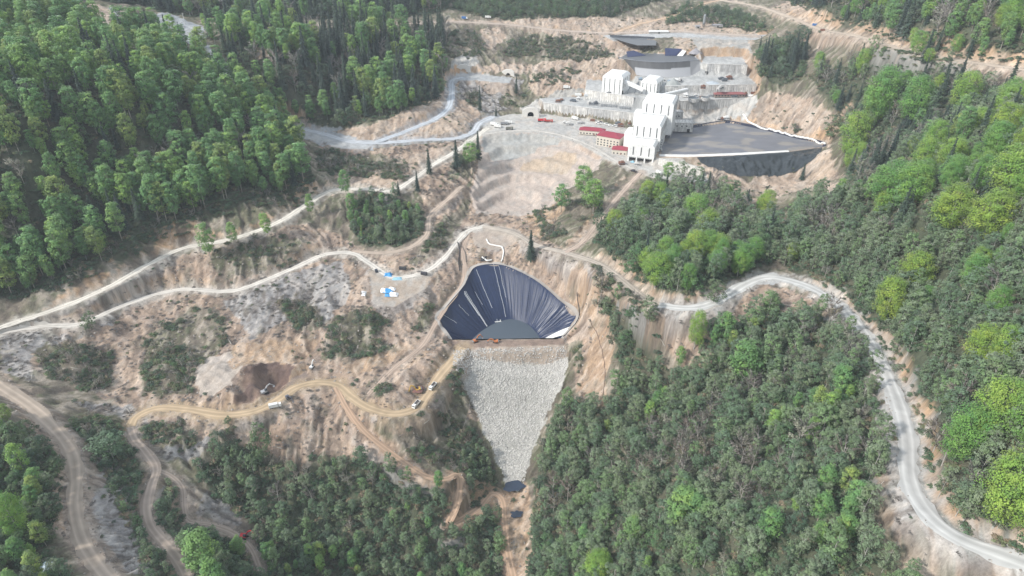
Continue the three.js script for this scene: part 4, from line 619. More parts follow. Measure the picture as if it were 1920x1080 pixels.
// trees that stand out one by one: bearing of the foot, height in picture lines, kind, spread, label
for (const [u, v, px, kind, sp, label] of [
  [995, 488, 56, 'conifer_tree', 1.15, 'dark conifer standing alone at the roadside right above the lined pit'],
  [805, 326, 46, 'conifer_tree', 1.0, 'lone dark conifer left of the upper gravel road bend'],
  [856, 316, 52, 'conifer_tree', 1.1, 'lone dark conifer above the end of the upper gravel road'],
  [897, 300, 52, 'conifer_tree', 1.0, 'dark conifer at the left corner of the stepped dam'],
  [783, 358, 38, 'conifer_tree', 1.0, 'small dark conifer just below the upper gravel road'],
  [748, 366, 26, 'conifer_tree', 1.1, 'smallest dark conifer below the upper gravel road'],
  [1503, 338, 32, 'conifer_tree', 1.2, 'small conifer before the black dam face of the tailings pond'],
  [1314, 362, 38, 'conifer_tree', 1.0, 'small conifer right below the white plant building'],
  [1556, 262, 46, 'dark_green_tree', 1, 'dark tree at the right tip of the tailings pond'],
  [882, 312, 44, 'broadleaf_tree', 1.5, 'round green tree beside the conifers at the stepped dam'],
  [1112, 402, 66, 'broadleaf_tree', 1.35, 'front right tree of the green trio on the knoll under the stepped dam'],
  [1092, 374, 64, 'broadleaf_tree', 1.35, 'rear tree of the green trio on the knoll under the stepped dam'],
  [1052, 398, 54, 'broadleaf_tree', 1.3, 'left tree of the green trio on the knoll under the stepped dam'],
  [1228, 540, 68, 'bright_broadleaf_tree', 1.1, 'bright green round tree just above the right gravel road'],
  [1212, 512, 50, 'bright_broadleaf_tree', 1.0, 'bright green tree behind the round one above the right gravel road'],
  [1286, 548, 56, 'bright_broadleaf_tree', .8, 'slim bright tree at the road edge right of the round bright tree'],
  [1280, 504, 56, 'bright_broadleaf_tree', .75, 'slim bright tree halfway up the knoll above the right road'],
  [1150, 442, 50, 'bright_broadleaf_tree', 1.0, 'bright green tree at the left end of the knoll wood'],
  [1244, 408, 46, 'bright_broadleaf_tree', .8, 'narrow bright tree at the top of the knoll wood'],
  [1300, 432, 70, 'bright_broadleaf_tree', 1.05, 'large green tree in the middle of the knoll wood'],
  [1322, 452, 60, 'bright_broadleaf_tree', 1.0, 'large green tree right of the middle of the knoll wood'],
  [1346, 506, 60, 'bright_broadleaf_tree', .7, 'yellowish slim tree with a bare pale trunk on the knoll'],
  [1654, 606, 88, 'bright_broadleaf_tree', .9, 'vivid lime tree above the road bend, the left of two together'],
  [1702, 552, 84, 'bright_broadleaf_tree', 1.0, 'vivid lime tree above the road bend, the right and higher of two'],
  [1388, 722, 84, 'broadleaf_tree', 1.35, 'vivid green round tree below the right road, alone among grey green ones'],
  [1301, 655, 76, 'bright_broadleaf_tree', .55, 'very slim bright tree on the bare earth below the right road'],
  [1355, 650, 66, 'broadleaf_tree', 1.0, 'green tree beside the bare earth just below the right road'],
  [1338, 566, 40, 'dark_green_tree', 1.2, 'small dark tree at the outer edge of the right road'],
  [1855, 604, 72, 'bright_broadleaf_tree', .9, 'lime tree near the right edge, halfway down the picture'],
  [1822, 700, 96, 'bright_broadleaf_tree', .9, 'lime tree at the right, the left of a pair above the big group'],
  [1868, 694, 88, 'bright_broadleaf_tree', .85, 'lime tree at the right, the right of a pair above the big group'],
  [1274, 992, 80, 'broadleaf_tree', 1.3, 'bright green tree standing out low in the large lower wood'],
  [1184, 1022, 56, 'broadleaf_tree', 1.1, 'smaller bright green tree left of the one low in the lower wood'],
  [1120, 1082, 52, 'bright_broadleaf_tree', 1.1, 'yellow green tree at the bottom edge right of the dam foot'],
  [1786, 868, 116, 'bright_broadleaf_tree', .92, 'huge lime tree at lower right, outermost towards the road'],
  [1846, 826, 128, 'bright_broadleaf_tree', .95, 'huge lime tree at lower right, topmost of the big group'],
  [1915, 842, 130, 'bright_broadleaf_tree', .92, 'huge lime tree at lower right, cut by the right edge above'],
  [1862, 988, 150, 'bright_broadleaf_tree', .95, 'largest lime tree at lower right, nearest the road corner'],
  [1928, 1010, 160, 'bright_broadleaf_tree', .9, 'huge lime tree at lower right with leaning trunks, cut by the right edge'],
  [1660, 398, 96, 'bright_broadleaf_tree', 1.2, 'broad lime tree on the hillside right of the tan digging'],
  [1700, 392, 90, 'bright_broadleaf_tree', 1.1, 'broad lime tree behind the one right of the tan digging'],
  [1770, 440, 96, 'bright_broadleaf_tree', 1.1, 'tall lime tree in the middle of the right hillside'],
  [1840, 452, 96, 'bright_broadleaf_tree', 1.2, 'broad lime tree high on the right hillside near the edge'],
  [1880, 384, 110, 'bright_broadleaf_tree', 1.15, 'lime tree high at the right edge of the picture'],
  [1590, 300, 90, 'bright_broadleaf_tree', .9, 'yellow green tree right of the tailings pond tip'],
  [1640, 230, 100, 'bright_broadleaf_tree', .95, 'tall yellow green tree on the slope above the tailings pond'],
  [1702, 240, 96, 'bright_broadleaf_tree', 1.0, 'domed lime tree on the slope right above the tailings pond'],
  [1795, 215, 80, 'bright_broadleaf_tree', .9, 'lime tree below the far right road'],
  [44, 1010, 96, 'bright_broadleaf_tree', .75, 'lime tree standing out in the dark bottom left corner wood'],
  [52, 894, 72, 'broadleaf_tree', .9, 'green tree in the middle of the bottom left corner wood'],
  [396, 488, 72, 'broadleaf_tree', .95, 'tall green tree rising across the upper gravel road'],
  [440, 462, 46, 'broadleaf_tree', 1.0, 'small green tree right of the tall one at the upper gravel road'],
  [503, 446, 48, 'broadleaf_tree', 1.0, 'sparse yellowish tree at the edge of the upper gravel road'],
  [584, 408, 46, 'broadleaf_tree', .8, 'green tree at the top of the straight upper gravel road'],
  [650, 370, 52, 'broadleaf_tree', 1.0, 'green tree on the mound below the upper gravel road'],
  [660, 405, 44, 'broadleaf_tree', .9, 'green tree at the left side of the bush covered mound'],
  [172, 618, 34, 'dark_green_tree', 1.0, 'small green tree between the two left roads'],
  [420, 858, 50, 'dark_green_tree', .9, 'dark tree alone on the tan slope under the haul road'],
  [495, 862, 66, 'dark_green_tree', .8, 'dark tree at the upper end of the wood under the haul road'],
  [392, 1085, 92, 'broadleaf_tree', 1.15, 'large soft green tree at the bottom edge right of the rutted road'],
  [415, 1128, 74, 'broadleaf_tree', 1.1, 'green tree cut by the bottom edge beside the large soft green one'],
  [215, 866, 66, 'grey_green_tree', 1.5, 'round grey green tree between the two rutted roads'],
  [1404, 646, 40, 'bare_tree', .8, 'leafless tree on the bare earth below the turning place'],
  [1120, 590, 40, 'bare_tree', 1.0, 'leafless tree at the right rim path of the lined pit'],
  [1250, 340, 36, 'broadleaf_tree', 1.4, 'round green tree below the yard right of the plant'],
  [930, 218, 20, 'conifer_tree', 1.0, 'small conifer on the green bank left of the lower tunnel'],
  [968, 176, 34, 'conifer_tree', .9, 'thin dark conifer right of the upper tunnels'],
  [900, 208, 46, 'conifer_tree', .7, 'thin dark conifer between the grey loop road and the tunnel bank'],
]) {
  const q = v < 1080 ? seen(u, v) : P(u, v, land(u, 1075)[2]), d = pixelOf(q[0], groundAt(q[0], q[1]), q[1])[2], dep = Math.asin(clamp((CAM_H - q[2]) / Math.hypot(q[0], q[1], CAM_H - q[2]), 0, 1));
  let h = 1.15 * px * d / FOC / (Math.cos(dep) * .82 + .28); KINDS[kind].list.push({ x: q[0], z: q[1], y: groundAt(q[0], q[1]), h, w: h * sp, v: Math.floor(prnd() * KINDS[kind].variants), t: [0, 0, 2, 1, 0, 3][Math.floor(prnd() * 6)] % KINDS[kind].tints.length, a: prnd() * 6.28, label, own: true });
}
{ // undergrowth below the trees: ferns, saplings and evergreen shrubs, more than one could count
  const G = new THREE.Group(), r = rng(61), lists = KINDS.bush.geo.map(() => []); G.name = 'undergrowth'; scene.add(G); tag(G, 'dark undergrowth of shrubs and saplings beneath the trees of the woods', 'undergrowth', null, 'stuff');
  for (const [key, w] of Object.entries(WOODS)) { const [x0, x1, z0, z1] = w.box, st = z0 < -900 ? 5.2 : 4.0; for (let z = z0; z < z1; z += st) for (let x = x0; x < x1; x += st) { const X = x + (r() - .5) * st, Z = z + (r() - .5) * st, h = 1.6 + 2.6 * r() ** 2, k = r(), v = Math.floor(r() * lists.length), a = r() * 6; if (!within(w, X, Z) || exposed(X, Z, 1.2) || (key === 'middle' && k < .4)) continue; const [px, py, d] = pixelOf(X, groundAt(X, Z), Z); if (px < -200 || px > 2120 || py < -60 || py > 1350 || d < 40) continue; lists[v].push([X, Z, h, k, a]); } }
  const mat = new THREE.MeshStandardMaterial({ vertexColors: true, roughness: .85, side: THREE.DoubleSide }), M = new THREE.Matrix4(), Qn = new THREE.Quaternion(), c = new THREE.Color();
  lists.forEach((l, v) => { const im = new THREE.InstancedMesh(KINDS.bush.geo[v][1], mat, l.length); im.name = 'shrubs'; im.userData.kind = 'stuff'; im.castShadow = im.receiveShadow = true; l.forEach((p, i) => { const s = p[2] / 3; M.compose(V(p[0], groundAt(p[0], p[1]) - .2, p[1]), Qn.setFromAxisAngle(V(0, 1, 0), p[4]), V(s * 1.25, s, s * 1.25)); im.setMatrixAt(i, M); const g = .6 + .6 * p[3]; im.setColorAt(i, p[3] > .8 ? c.setRGB(1.7, 1.25, 1.25) : c.setRGB(g * .95, g, g * 1.0)); }); G.add(im); });
  console.log('undergrowth', lists.map(l => l.length).join());
}
const LIMIT = 295, plants = [];
for (const [kind, q] of Object.entries(KINDS)) {
  for (const p of q.list) { const [u, v, d] = pixelOf(p.x, p.y + p.h * .6, p.z); p.size = p.own ? 1e6 : (u > -15 && u < 1935 && v > -15 && v < 1110 ? 1 : .001) * p.h / d; }
  q.list.sort((a, b) => b.size - a.size);
  const near = q.list.slice(0, LIMIT).filter(p => p.own || p.size > .004), rest = q.list.slice(near.length);
  const proto = {};
  for (const p of near) {
    const key = p.v + '_' + p.t; let o;
    if (!proto[key]) { o = proto[key] = new THREE.Group(); part(kind === 'bush' ? 'stem' : 'trunk', q.geo[p.v][0], woodMat, o); part(kind === 'bush' ? 'foliage' : 'crown', q.geo[p.v][1], q.mat[p.t], o); }
    else o = proto[key].clone();
    o.name = numbered(kind); scene.add(o); o.position.set(p.x, p.y - .1, p.z); o.rotation.set(0, p.a, 0); const s = p.h / q.H, w = p.w / q.H; o.scale.set(w, s, w);
    o.userData = {}; tag(o, p.label.replace('@', TONE(q.tints[p.t])), kind === 'bush' ? 'bush' : 'tree', p.own ? null : p.group);
  }
  if (rest.length) {
    const G = new THREE.Group(); G.name = numbered(kind === 'bush' ? 'far_bushes' : 'far_' + kind + 's'); scene.add(G);
    tag(G, ({ bush: 'small dark bushes scattered over the bare slopes', conifer_tree: 'smaller dark conifers filling the far woods' })[kind] ?? 'remaining ' + KINDNAME[kind] + 's filling the depth of the woods', kind === 'bush' ? 'bushes' : 'trees', null, 'stuff');
    const M = new THREE.Matrix4(), Qn = new THREE.Quaternion(), c = new THREE.Color(), mat = new THREE.MeshPhysicalMaterial({ vertexColors: true, roughness: 1, transmission: .35, thickness: 0, side: THREE.DoubleSide });
    for (let v = 0; v < q.variants; v++) {
      const l = rest.filter(p => p.v === v); if (!l.length) continue; const im = new THREE.InstancedMesh(q.whole[v], mat, l.length); im.name = kind === 'bush' ? 'bushes' : 'trees'; im.castShadow = im.receiveShadow = true;
      l.forEach((p, i) => { const s = p.h / q.H, w = p.w / q.H; M.compose(V(p.x, p.y - .1, p.z), Qn.setFromAxisAngle(V(0, 1, 0), p.a), V(w, s, w)); im.setMatrixAt(i, M); const t = q.tints[p.t]; im.setColorAt(i, c.setRGB(...t)); });
      im.userData.kind = 'stuff'; G.add(im);
    }
  }
  plants.push(kind + ' ' + near.length + '+' + rest.length);
}
console.log(plants.join(', '));
// ------------------------------------------------------------------ lined pit, ponds, dams
function sheet(nu, nv, f, close) { // grid of points f(s, t) -> [x, y, z, r, g, b]
  const pos = [], col = [], ind = [], uv = [];
  for (let j = 0; j <= nv; j++) for (let i = 0; i <= nu; i++) { const p = f(i / nu, j / nv); pos.push(p[0], p[1], p[2]); col.push(p[3] ?? 1, p[4] ?? 1, p[5] ?? 1); uv.push(i / nu, j / nv); }
  for (let j = 0; j < nv; j++) for (let i = 0; i < nu; i++) { const a = j * (nu + 1) + i, b = a + 1, c = a + nu + 1, d = c + 1; ind.push(a, c, b, b, c, d); }
  const g = new THREE.BufferGeometry(); g.setAttribute('position', new THREE.Float32BufferAttribute(pos, 3)); g.setAttribute('color', new THREE.Float32BufferAttribute(col, 3)); g.setAttribute('uv', new THREE.Float32BufferAttribute(uv, 2)); g.setIndex(ind); g.computeVertexNormals(); return g;
}
function alongLine(pts) { const L = [0]; for (let k = 1; k < pts.length; k++) L.push(L[k - 1] + Math.hypot(pts[k][0] - pts[k - 1][0], pts[k][1] - pts[k - 1][1])); return s => { const d = s * L[L.length - 1]; let k = 1; while (k < L.length - 1 && L[k] < d) k++; const t = (d - L[k - 1]) / (L[k] - L[k - 1] || 1); return pts[k - 1].map((v, c) => lerp(v, pts[k][c], t)); }; }
function smoothLine(pts, n = 200) { const c = new THREE.CatmullRomCurve3(pts.map(p => V(p[0], p[2], p[1])), false, 'centripetal'); return c.getSpacedPoints(n).map(p => [p.x, p.z, p.y]); }
const dmat = (rough, o = {}) => new THREE.MeshStandardMaterial({ vertexColors: true, roughness: rough, side: THREE.DoubleSide, ...o });
function flatPoly(pts, E, colf, name, mat) { // flat sheet in an outline
  const s = new THREE.Shape(pts.map(p => new THREE.Vector2(p[0], -p[1]))), g = new THREE.ShapeGeometry(s); g.rotateX(-Math.PI / 2); g.translate(0, E, 0); return g;
}
{
  const pit = thing('lined_pit', 'deep pit lined with wrinkled black sheeting above the stone dam', 'lined pit');
  const rim = alongLine(smoothLine(RIM)), flo = alongLine(smoothLine(FLOOR));
  const fold = s => { const L = s * 330; return (1 - Math.abs(2 * vnoise(L / 3.6, 1.5, 301) - 1)) * .7 + (1 - Math.abs(2 * vnoise(L / 1.7, 4.5, 302) - 1)) * .35; };
  const g = sheet(420, 60, (s, t) => {
    const a = rim(s), b = flo(clamp((s - .02) * 1.04, 0, 1)), s2 = s + (vnoise(t * 3, s * 9, 303) - .5) * .012, e = Math.pow(t, 1.08), f = fold(s2), right = sstep(.50, .66, s), k = Math.sin(Math.PI * clamp(t * .92 + .04, 0, 1));
    const x = lerp(a[0], b[0], e), z = lerp(a[1], b[1], e), h = lerp(a[2] + .35, b[2], Math.pow(t, .95)) + (f - .55) * k * lerp(1.0, 2.7, right);
    const g = .85 + .3 * vnoise(s2 * 330 / 4, t * 30, 305); return [x, h, z, .012 * g, .025 * g, .072 * g];
  });
  part('liner_sheet', g, dmat(.40), pit);
  // pale tubes down the sheeting, sheen on its folds put into colour and shape
  const sheenPale = std(.50, .52, .55, .8), sheenGrey = std(.16, .17, .20, .5);
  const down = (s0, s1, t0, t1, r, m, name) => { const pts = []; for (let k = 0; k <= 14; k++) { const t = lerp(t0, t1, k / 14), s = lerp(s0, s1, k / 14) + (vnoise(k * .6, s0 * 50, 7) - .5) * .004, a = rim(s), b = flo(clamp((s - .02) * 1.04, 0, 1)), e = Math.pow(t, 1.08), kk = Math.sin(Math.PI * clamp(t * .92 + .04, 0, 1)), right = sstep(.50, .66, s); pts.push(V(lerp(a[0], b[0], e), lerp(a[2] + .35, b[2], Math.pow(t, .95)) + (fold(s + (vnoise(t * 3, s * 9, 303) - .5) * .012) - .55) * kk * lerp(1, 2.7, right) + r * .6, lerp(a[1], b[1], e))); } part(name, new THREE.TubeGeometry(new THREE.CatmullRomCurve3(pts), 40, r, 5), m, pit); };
  for (const [s0, s1, t0, t1, r] of [[.282, .286, .1, .98, .42], [.289, .291, .12, .97, .26], [.276, .281, .12, .7, .22], [.395, .40, .05, .75, .24], [.14, .143, .06, .45, .22], [.47, .478, .0, .95, .22], [.49, .50, .02, .6, .2], [.34, .345, .3, .6, .16], [.22, .224, .2, .55, .15]]) down(s0, s1, t0, t1, r, sheenPale, 'sheen_streak');
  for (let k = 0; k < 15; k++) down(.54 + k * .026, .545 + k * .0255, .02, .97, .13, sheenGrey, 'sheen_strip');  // thin grey tubes added as further streaks of sheen on the folds
  const apron = sheet(300, 2, (s, t) => { const a = rim(s), b = rim(clamp(s + .004, 0, 1)), c0 = rim(clamp(s - .004, 0, 1)), dx = b[0] - c0[0], dz = b[1] - c0[1], l = Math.hypot(dx, dz) || 1, o = [-.2, 1.4, 3.4][Math.round(t * 2)], x = a[0] + dz / l * o, z = a[1] - dx / l * o; return [x, Math.max(groundAt(x, z) + .12, t < .4 ? a[2] + .42 : -99) + (t === .5 ? .25 : 0), z, .40, .37, .34]; });
  part('anchor_bank', apron, dmat(.95), pit);
  const face = sheet(40, 10, (s, t) => { const a = [lerp(RIM[0][0], RIM[RIM.length - 1][0], s), lerp(RIM[0][1], RIM[RIM.length - 1][1], s)], b = [lerp(FLOOR[0][0], FLOOR[FLOOR.length - 1][0], s), lerp(FLOOR[0][1], FLOOR[FLOOR.length - 1][1], s)]; return [lerp(a[0], b[0], t), lerp(6.35, FLOOR_E, t), lerp(a[1], b[1], t), .03, .033, .045]; });
  part('crest_lining', face, dmat(.42), pit);
  const st = sheet(6, 24, (s, t) => { const a = rim(lerp(.925, .985, s)), b = flo(lerp(.955, .995, s)); const e = t * .98; return [lerp(a[0], b[0], e), lerp(a[2], b[2], Math.pow(e, .95)) + 1.5 * Math.sin(Math.PI * clamp(e, .05, .95)) + .5, lerp(a[1], b[1], e), .80, .79, .75]; });
  part('white_geotextile', st, dmat(.9), pit).userData.label = 'white cloth strip down the right end of the lining';
  struct('water', flatPoly(smoothLine(FLOOR, 60), FLOOR_E + .35), std(.085, .108, .135, .4), 'dark grey wet floor of the lined pit', 'water');
  const q = P(932, 602, FLOOR_E + .4), raft = thing('pump_raft', 'small pale pump raft floating at the back of the pit floor', 'raft'); raft.position.set(q[0], FLOOR_E + .35, q[1]); raft.rotation.y = .2;
  const wh = std(.62, .62, .60);
  for (const z of [-1.6, 1.6]) part('float', new THREE.CylinderGeometry(.6, .6, 7.5, 10).rotateZ(Math.PI / 2).translate(0, .3, z), wh, raft);
  for (const x of [-3.2, 3.2]) part('cross_beam', new THREE.BoxGeometry(.7, .4, 3.6).translate(x, .8, 0), wh, raft);
  part('pump', [new THREE.CylinderGeometry(.6, .7, 1.6, 10).translate(0, 1.4, 0), new THREE.BoxGeometry(2, .3, 2.6).translate(0, .75, 0)], std(.20, .22, .26, .6), raft);
}
{ // tailings pond behind the plant
  const g = flatPoly(smoothLine([...pondPoly, pondPoly[0]], 120), POND_E - .9); g.deleteAttribute('uv');
  const tail = sheet(150, 60, (s, t) => { // the outline swept from its far to its near side
    const far = alongLine(pondPoly.slice(0, 9)), near = alongLine([pondPoly[0], pondPoly[11], pondPoly[10], pondPoly[9], pondPoly[8]]), a = far(s), b = near(s), x = lerp(a[0], b[0], t), z = lerp(a[1], b[1], t), n = fbm(x / 22, z / 12, 311, 4), m = fbm(x / 9, z / 5, 312, 3), k = sstep(.48, .62, n);
    return [x, POND_E - .6 + (n - .5) * .25, z, lerp(.175, .27, k) * (.85 + .3 * m), lerp(.178, .25, k) * (.85 + .3 * m), lerp(.20, .235, k) * (.85 + .3 * m)];
  });
  struct('water', tail, dmat(.55), 'flat dark grey tailings filling the upper pond', 'water');
  const liner = thing('pond_liner', 'black sheeting on the banks and the outer face of the tailings pond dam', 'pond liner');
  const edgeL = alongLine(smoothLine(pondPoly.slice(0, 9), 160));
  part('bank_sheet', sheet(200, 3, (s, t) => { const a = edgeL(s), b = edgeL(clamp(s + .01, 0, 1)), c = edgeL(clamp(s - .01, 0, 1)), dx = b[0] - c[0], dz = b[1] - c[1], l = Math.hypot(dx, dz) || 1, o = lerp(-3.4, 1.8, t), x = a[0] + dz / l * o, z = a[1] - dx / l * o; return [x, t < .34 ? POND_E - .7 : Math.max(groundAt(x, z) + .25, lerp(POND_E - .7, POND_E + 1.5, t)) + vnoise(s * 90, t * 3, 4) * .3, z, .022, .026, .05]; }), dmat(.4), liner);
  const top = alongLine([[1304, 295], [1360, 293], [1420, 289], [1480, 285], [1538, 277]].map(q => P(q[0], q[1], 87.2))), bot = alongLine([[1308, 298], [1330, 314], [1362, 325], [1410, 331], [1455, 330], [1500, 317], [1530, 294], [1541, 280]].map(q => seen(q[0], q[1])));
  part('dam_face_sheet', sheet(160, 24, (s, t) => { const a = top(s), b = bot(s), x = lerp(a[0], b[0], t), z = lerp(a[1], b[1], t), f = (1 - Math.abs(2 * vnoise(s * 60, .5, 320) - 1)), d = .012 * vnoise(s * 60, t * 30, 321), h = lerp(a[2], b[2], t); return [x, Math.max(groundAt(x, z), h - 2) + .5 + f * .9 * Math.sin(Math.PI * t), z, .026 + d, .034 + d, .040 + d]; }), dmat(.38), liner);
  const berm = (list, w, h, name, mat) => { const L = alongLine(smoothLine(list.map(q => P(...q)), 100)); return part(name, sheet(90, 4, (s, t) => { const a = L(s), b = L(clamp(s + .01, 0, 1)), c = L(clamp(s - .01, 0, 1)), dx = b[0] - c[0], dz = b[1] - c[1], l = Math.hypot(dx, dz) || 1, o = lerp(-w / 2, w / 2, t), hh = t === 0 || t === 1 ? -.6 : h; return [a[0] + dz / l * o, a[2] + hh + (vnoise(s * 40, t * 4, 9) - .5) * .25, a[1] - dx / l * o, .8, .79, .77]; }), mat, liner); };
  berm([[1236, 292, 87], [1300, 292.5, 87], [1380, 289.5, 87], [1478, 284.5, 87]], 4.6, 1.4, 'white_crest_strip', dmat(.9)).userData.label = 'white cloth strip along the crest of the pond dam';
}
{ // upper black pools
  const pool = thing('pond_liner', 'black lined pool with a curved dark front wall high behind the white silo houses', 'pond liner');
  const top = alongLine(smoothLine([[1159, 107], [1180, 112], [1210, 115.5], [1240, 117], [1275, 116], [1311, 112.5]].map(q => P(q[0], q[1], 139.6)), 60)), bot = alongLine(smoothLine([[1166, 133], [1185, 139], [1210, 143], [1240, 145], [1280, 144], [1312, 141]].map(q => P(q[0], q[1], 121)), 60));
  part('front_wall_sheet', sheet(110, 14, (s, t) => { const a = top(s), b = bot(s), x = lerp(a[0], b[0], t), z = lerp(a[1], b[1], t), lo = s > .22 && s < .9 && t > lerp(.48, .40, s) ? 1 : 0, d = lo ? .42 : .085 + .03 * vnoise(s * 40, t, 331), g = s > .88 ? .26 : d; return [x, Math.max(lerp(a[2], b[2], t), groundAt(x, z) + .25), z, g, g * 1.01, g * 1.06]; }), dmat(.6), pool);
  part('crest_rail', new THREE.TubeGeometry(new THREE.CatmullRomCurve3([...Array(30)].map((_, k) => { const a = top(k / 29); return V(a[0], a[2] + .5, a[1]); })), 80, .35, 5), std(.28, .30, .34, .6), pool);
  part('pool_bed', flatPoly([[1165, 107], [1176, 101], [1240, 99], [1300, 104], [1308, 112], [1275, 115], [1240, 116], [1210, 114.5], [1180, 111]].map(q => P(q[0], q[1], 139.4)), 139.45), std(.13, .135, .145, .5), pool);
  const flap = (name, list, mat) => part(name, (() => { const [a, b, c, d] = list.map(q => P(...q)); return sheet(14, 8, (s, t) => { const x = lerp(lerp(a[0], b[0], s), lerp(d[0], c[0], s), t), z = lerp(lerp(a[1], b[1], s), lerp(d[1], c[1], s), t), h = lerp(lerp(a[2], b[2], s), lerp(d[2], c[2], s), t); return [x, h + (vnoise(s * 9, t * 2, 8) - .5) * .4, z]; }); })(), mat, pool);
  const navy = std(.03, .04, .10, .45, { side: THREE.DoubleSide });
  flap('bank_sheet', [[1174, 97, 143], [1188, 94.5, 144.5], [1212, 104, 139.8], [1177, 107, 139.8]], navy); flap('bank_sheet', [[1247, 90, 147], [1279, 91.5, 147], [1268, 104.5, 139.8], [1247, 104.5, 139.8]], navy);
  flap('white_bank_sheet', [[1280, 93, 146], [1287, 96, 144], [1280, 105, 139.8], [1269, 104.5, 139.8]], std(.75, .75, .74, .9, { side: THREE.DoubleSide }));
  const sm = thing('settling_pool', 'narrow dark settling pool above the curved black pool', 'pool');
  part('pool_bed', flatPoly([[1146, 71], [1170, 73], [1226, 75.5], [1231, 78], [1230, 86], [1195, 86], [1172, 80]].map(q => P(q[0], q[1], 149)), 149.6), std(.15, .155, .165, .5), sm);
  part('far_bank', sheet(30, 2, (s, t) => { const a = P(lerp(1144, 1228, s), lerp(70, 74, s), 149), x = a[0], z = a[1] - t * 4; return [x, 149.6 + t * 2.2, z, .05, .055, .065]; }), dmat(.5), sm);
}
for (const [u, v, E, s, label] of [[963, 917, -62, 1, 'small dark blue pool at the very foot of the stone dam'], [969, 967, -67.5, .6, 'smaller dark pool further down the wash']]) {
  const q = P(u, v, E), pts = []; for (let k = 0; k < 22; k++) { const t = k / 22 * 6.283, r = s * (1 + (vnoise(Math.cos(t) * 2 + 5, Math.sin(t) * 2 + u, 3) - .5) * .7); pts.push([q[0] + Math.cos(t) * 8 * r, q[1] + Math.sin(t) * 6 * r]); }
  let m = -1e9; for (const p of pts) m = Math.max(m, groundAt(p[0], p[1])); struct('water', flatPoly(pts, m + .1), std(.03, .045, .075, .08), label, 'water');
}
// stones of the dam face and of the wash below it
{
  const r = rng(19), G = new THREE.Group(); G.name = 'riprap_stones'; scene.add(G); tag(G, 'pale broken stones covering the downstream face of the dam', 'stones', null, 'stuff');
  const kinds = [0, 1, 2].map(k => { const g = new THREE.IcosahedronGeometry(1, 1), p = g.attributes.position; for (let i = 0; i < p.count; i++) { const f = .72 + .5 * vnoise(p.getX(i) * 1.7 + k * 9 + 20, p.getY(i) * 1.7 + p.getZ(i) * 2.3 + 20, 6); p.setXYZ(i, p.getX(i) * f * 1.15, p.getY(i) * f * .7, p.getZ(i) * f); } g.computeVertexNormals(); return g; });
  const put = [[], [], []];
  for (const c of COVER) {
    const den = c.type === 'rock' ? 1.7 : c.type === 'scree' || c.type === 'ash' ? .035 : c.type === 'orangeSoil' || c.type === 'bare' || c.type === 'pinkEarth' ? .045 : 0; if (!den) continue;
    const [x0, x1, z0, z1] = c.box, n = Math.round((x1 - x0) * (z1 - z0) * den);
    for (let k = 0; k < n; k++) { const x = lerp(x0, x1, r()), z = lerp(z0, z1, r()), s = Math.pow(r(), 2.2), kind = Math.floor(r() * 3), a = r() * 6, tone = r(); if (coverAt(x, z) !== c || (c.type !== 'rock' && exposed(x, z, .5)) || PDIST[nearest(x, z)] < 1) continue; put[kind].push([x, z, c.type === 'rock' ? .26 + .55 * s : .26 + .75 * s * s, a, tone, c.type]); }
  }
  for (const q of ROADS) for (const p of q.line) for (let k = 0; k < 5; k++) { const sd = r() < .5 ? -1 : 1, a = r() * 6.28, x = p.x + Math.cos(a) * (q.w + .2 + r() * 1.3), z = p.y + Math.sin(a) * (q.w + .2 + r() * 1.3), s = r(), kind = Math.floor(r() * 3), t = r(), ok = RD[nearest(x, z)]; if (ok > -.9 && ok < 3) put[kind].push([x, z, .18 + .42 * s * s, a, t, 'road']); } // clods along the road edges
  const M = new THREE.Matrix4(), Qn = new THREE.Quaternion(), e = new THREE.Euler(), c = new THREE.Color();
  put.forEach((l, k) => { const im = new THREE.InstancedMesh(kinds[k], std(1, 1, 1, .95), l.length); im.name = 'stones'; im.userData.kind = 'stuff'; im.castShadow = im.receiveShadow = true; l.forEach((p, i) => { M.compose(V(p[0], groundAt(p[0], p[1]) + p[2] * .12, p[1]), Qn.setFromEuler(e.set((p[3] - 3) * .2, p[3], (p[4] - .5) * .6)), V(p[2], p[2], p[2])); im.setMatrixAt(i, M); const t = lerp(p[5] === 'rock' ? .34 : .22, p[5] === 'rock' ? .58 : .52, p[4]) * (p[5] === 'rock' ? .92 + .16 * vnoise(p[1] / 5, p[0] / 60, 12) : 1); im.setColorAt(i, p[5] === 'rock' || p[5] === 'scree' ? c.setRGB(t, t * .965, t * .92) : c.setRGB(t * .85, t * .76, t * .68)); }); G.add(im); });
  console.log('stones', put.map(l => l.length).join());
}

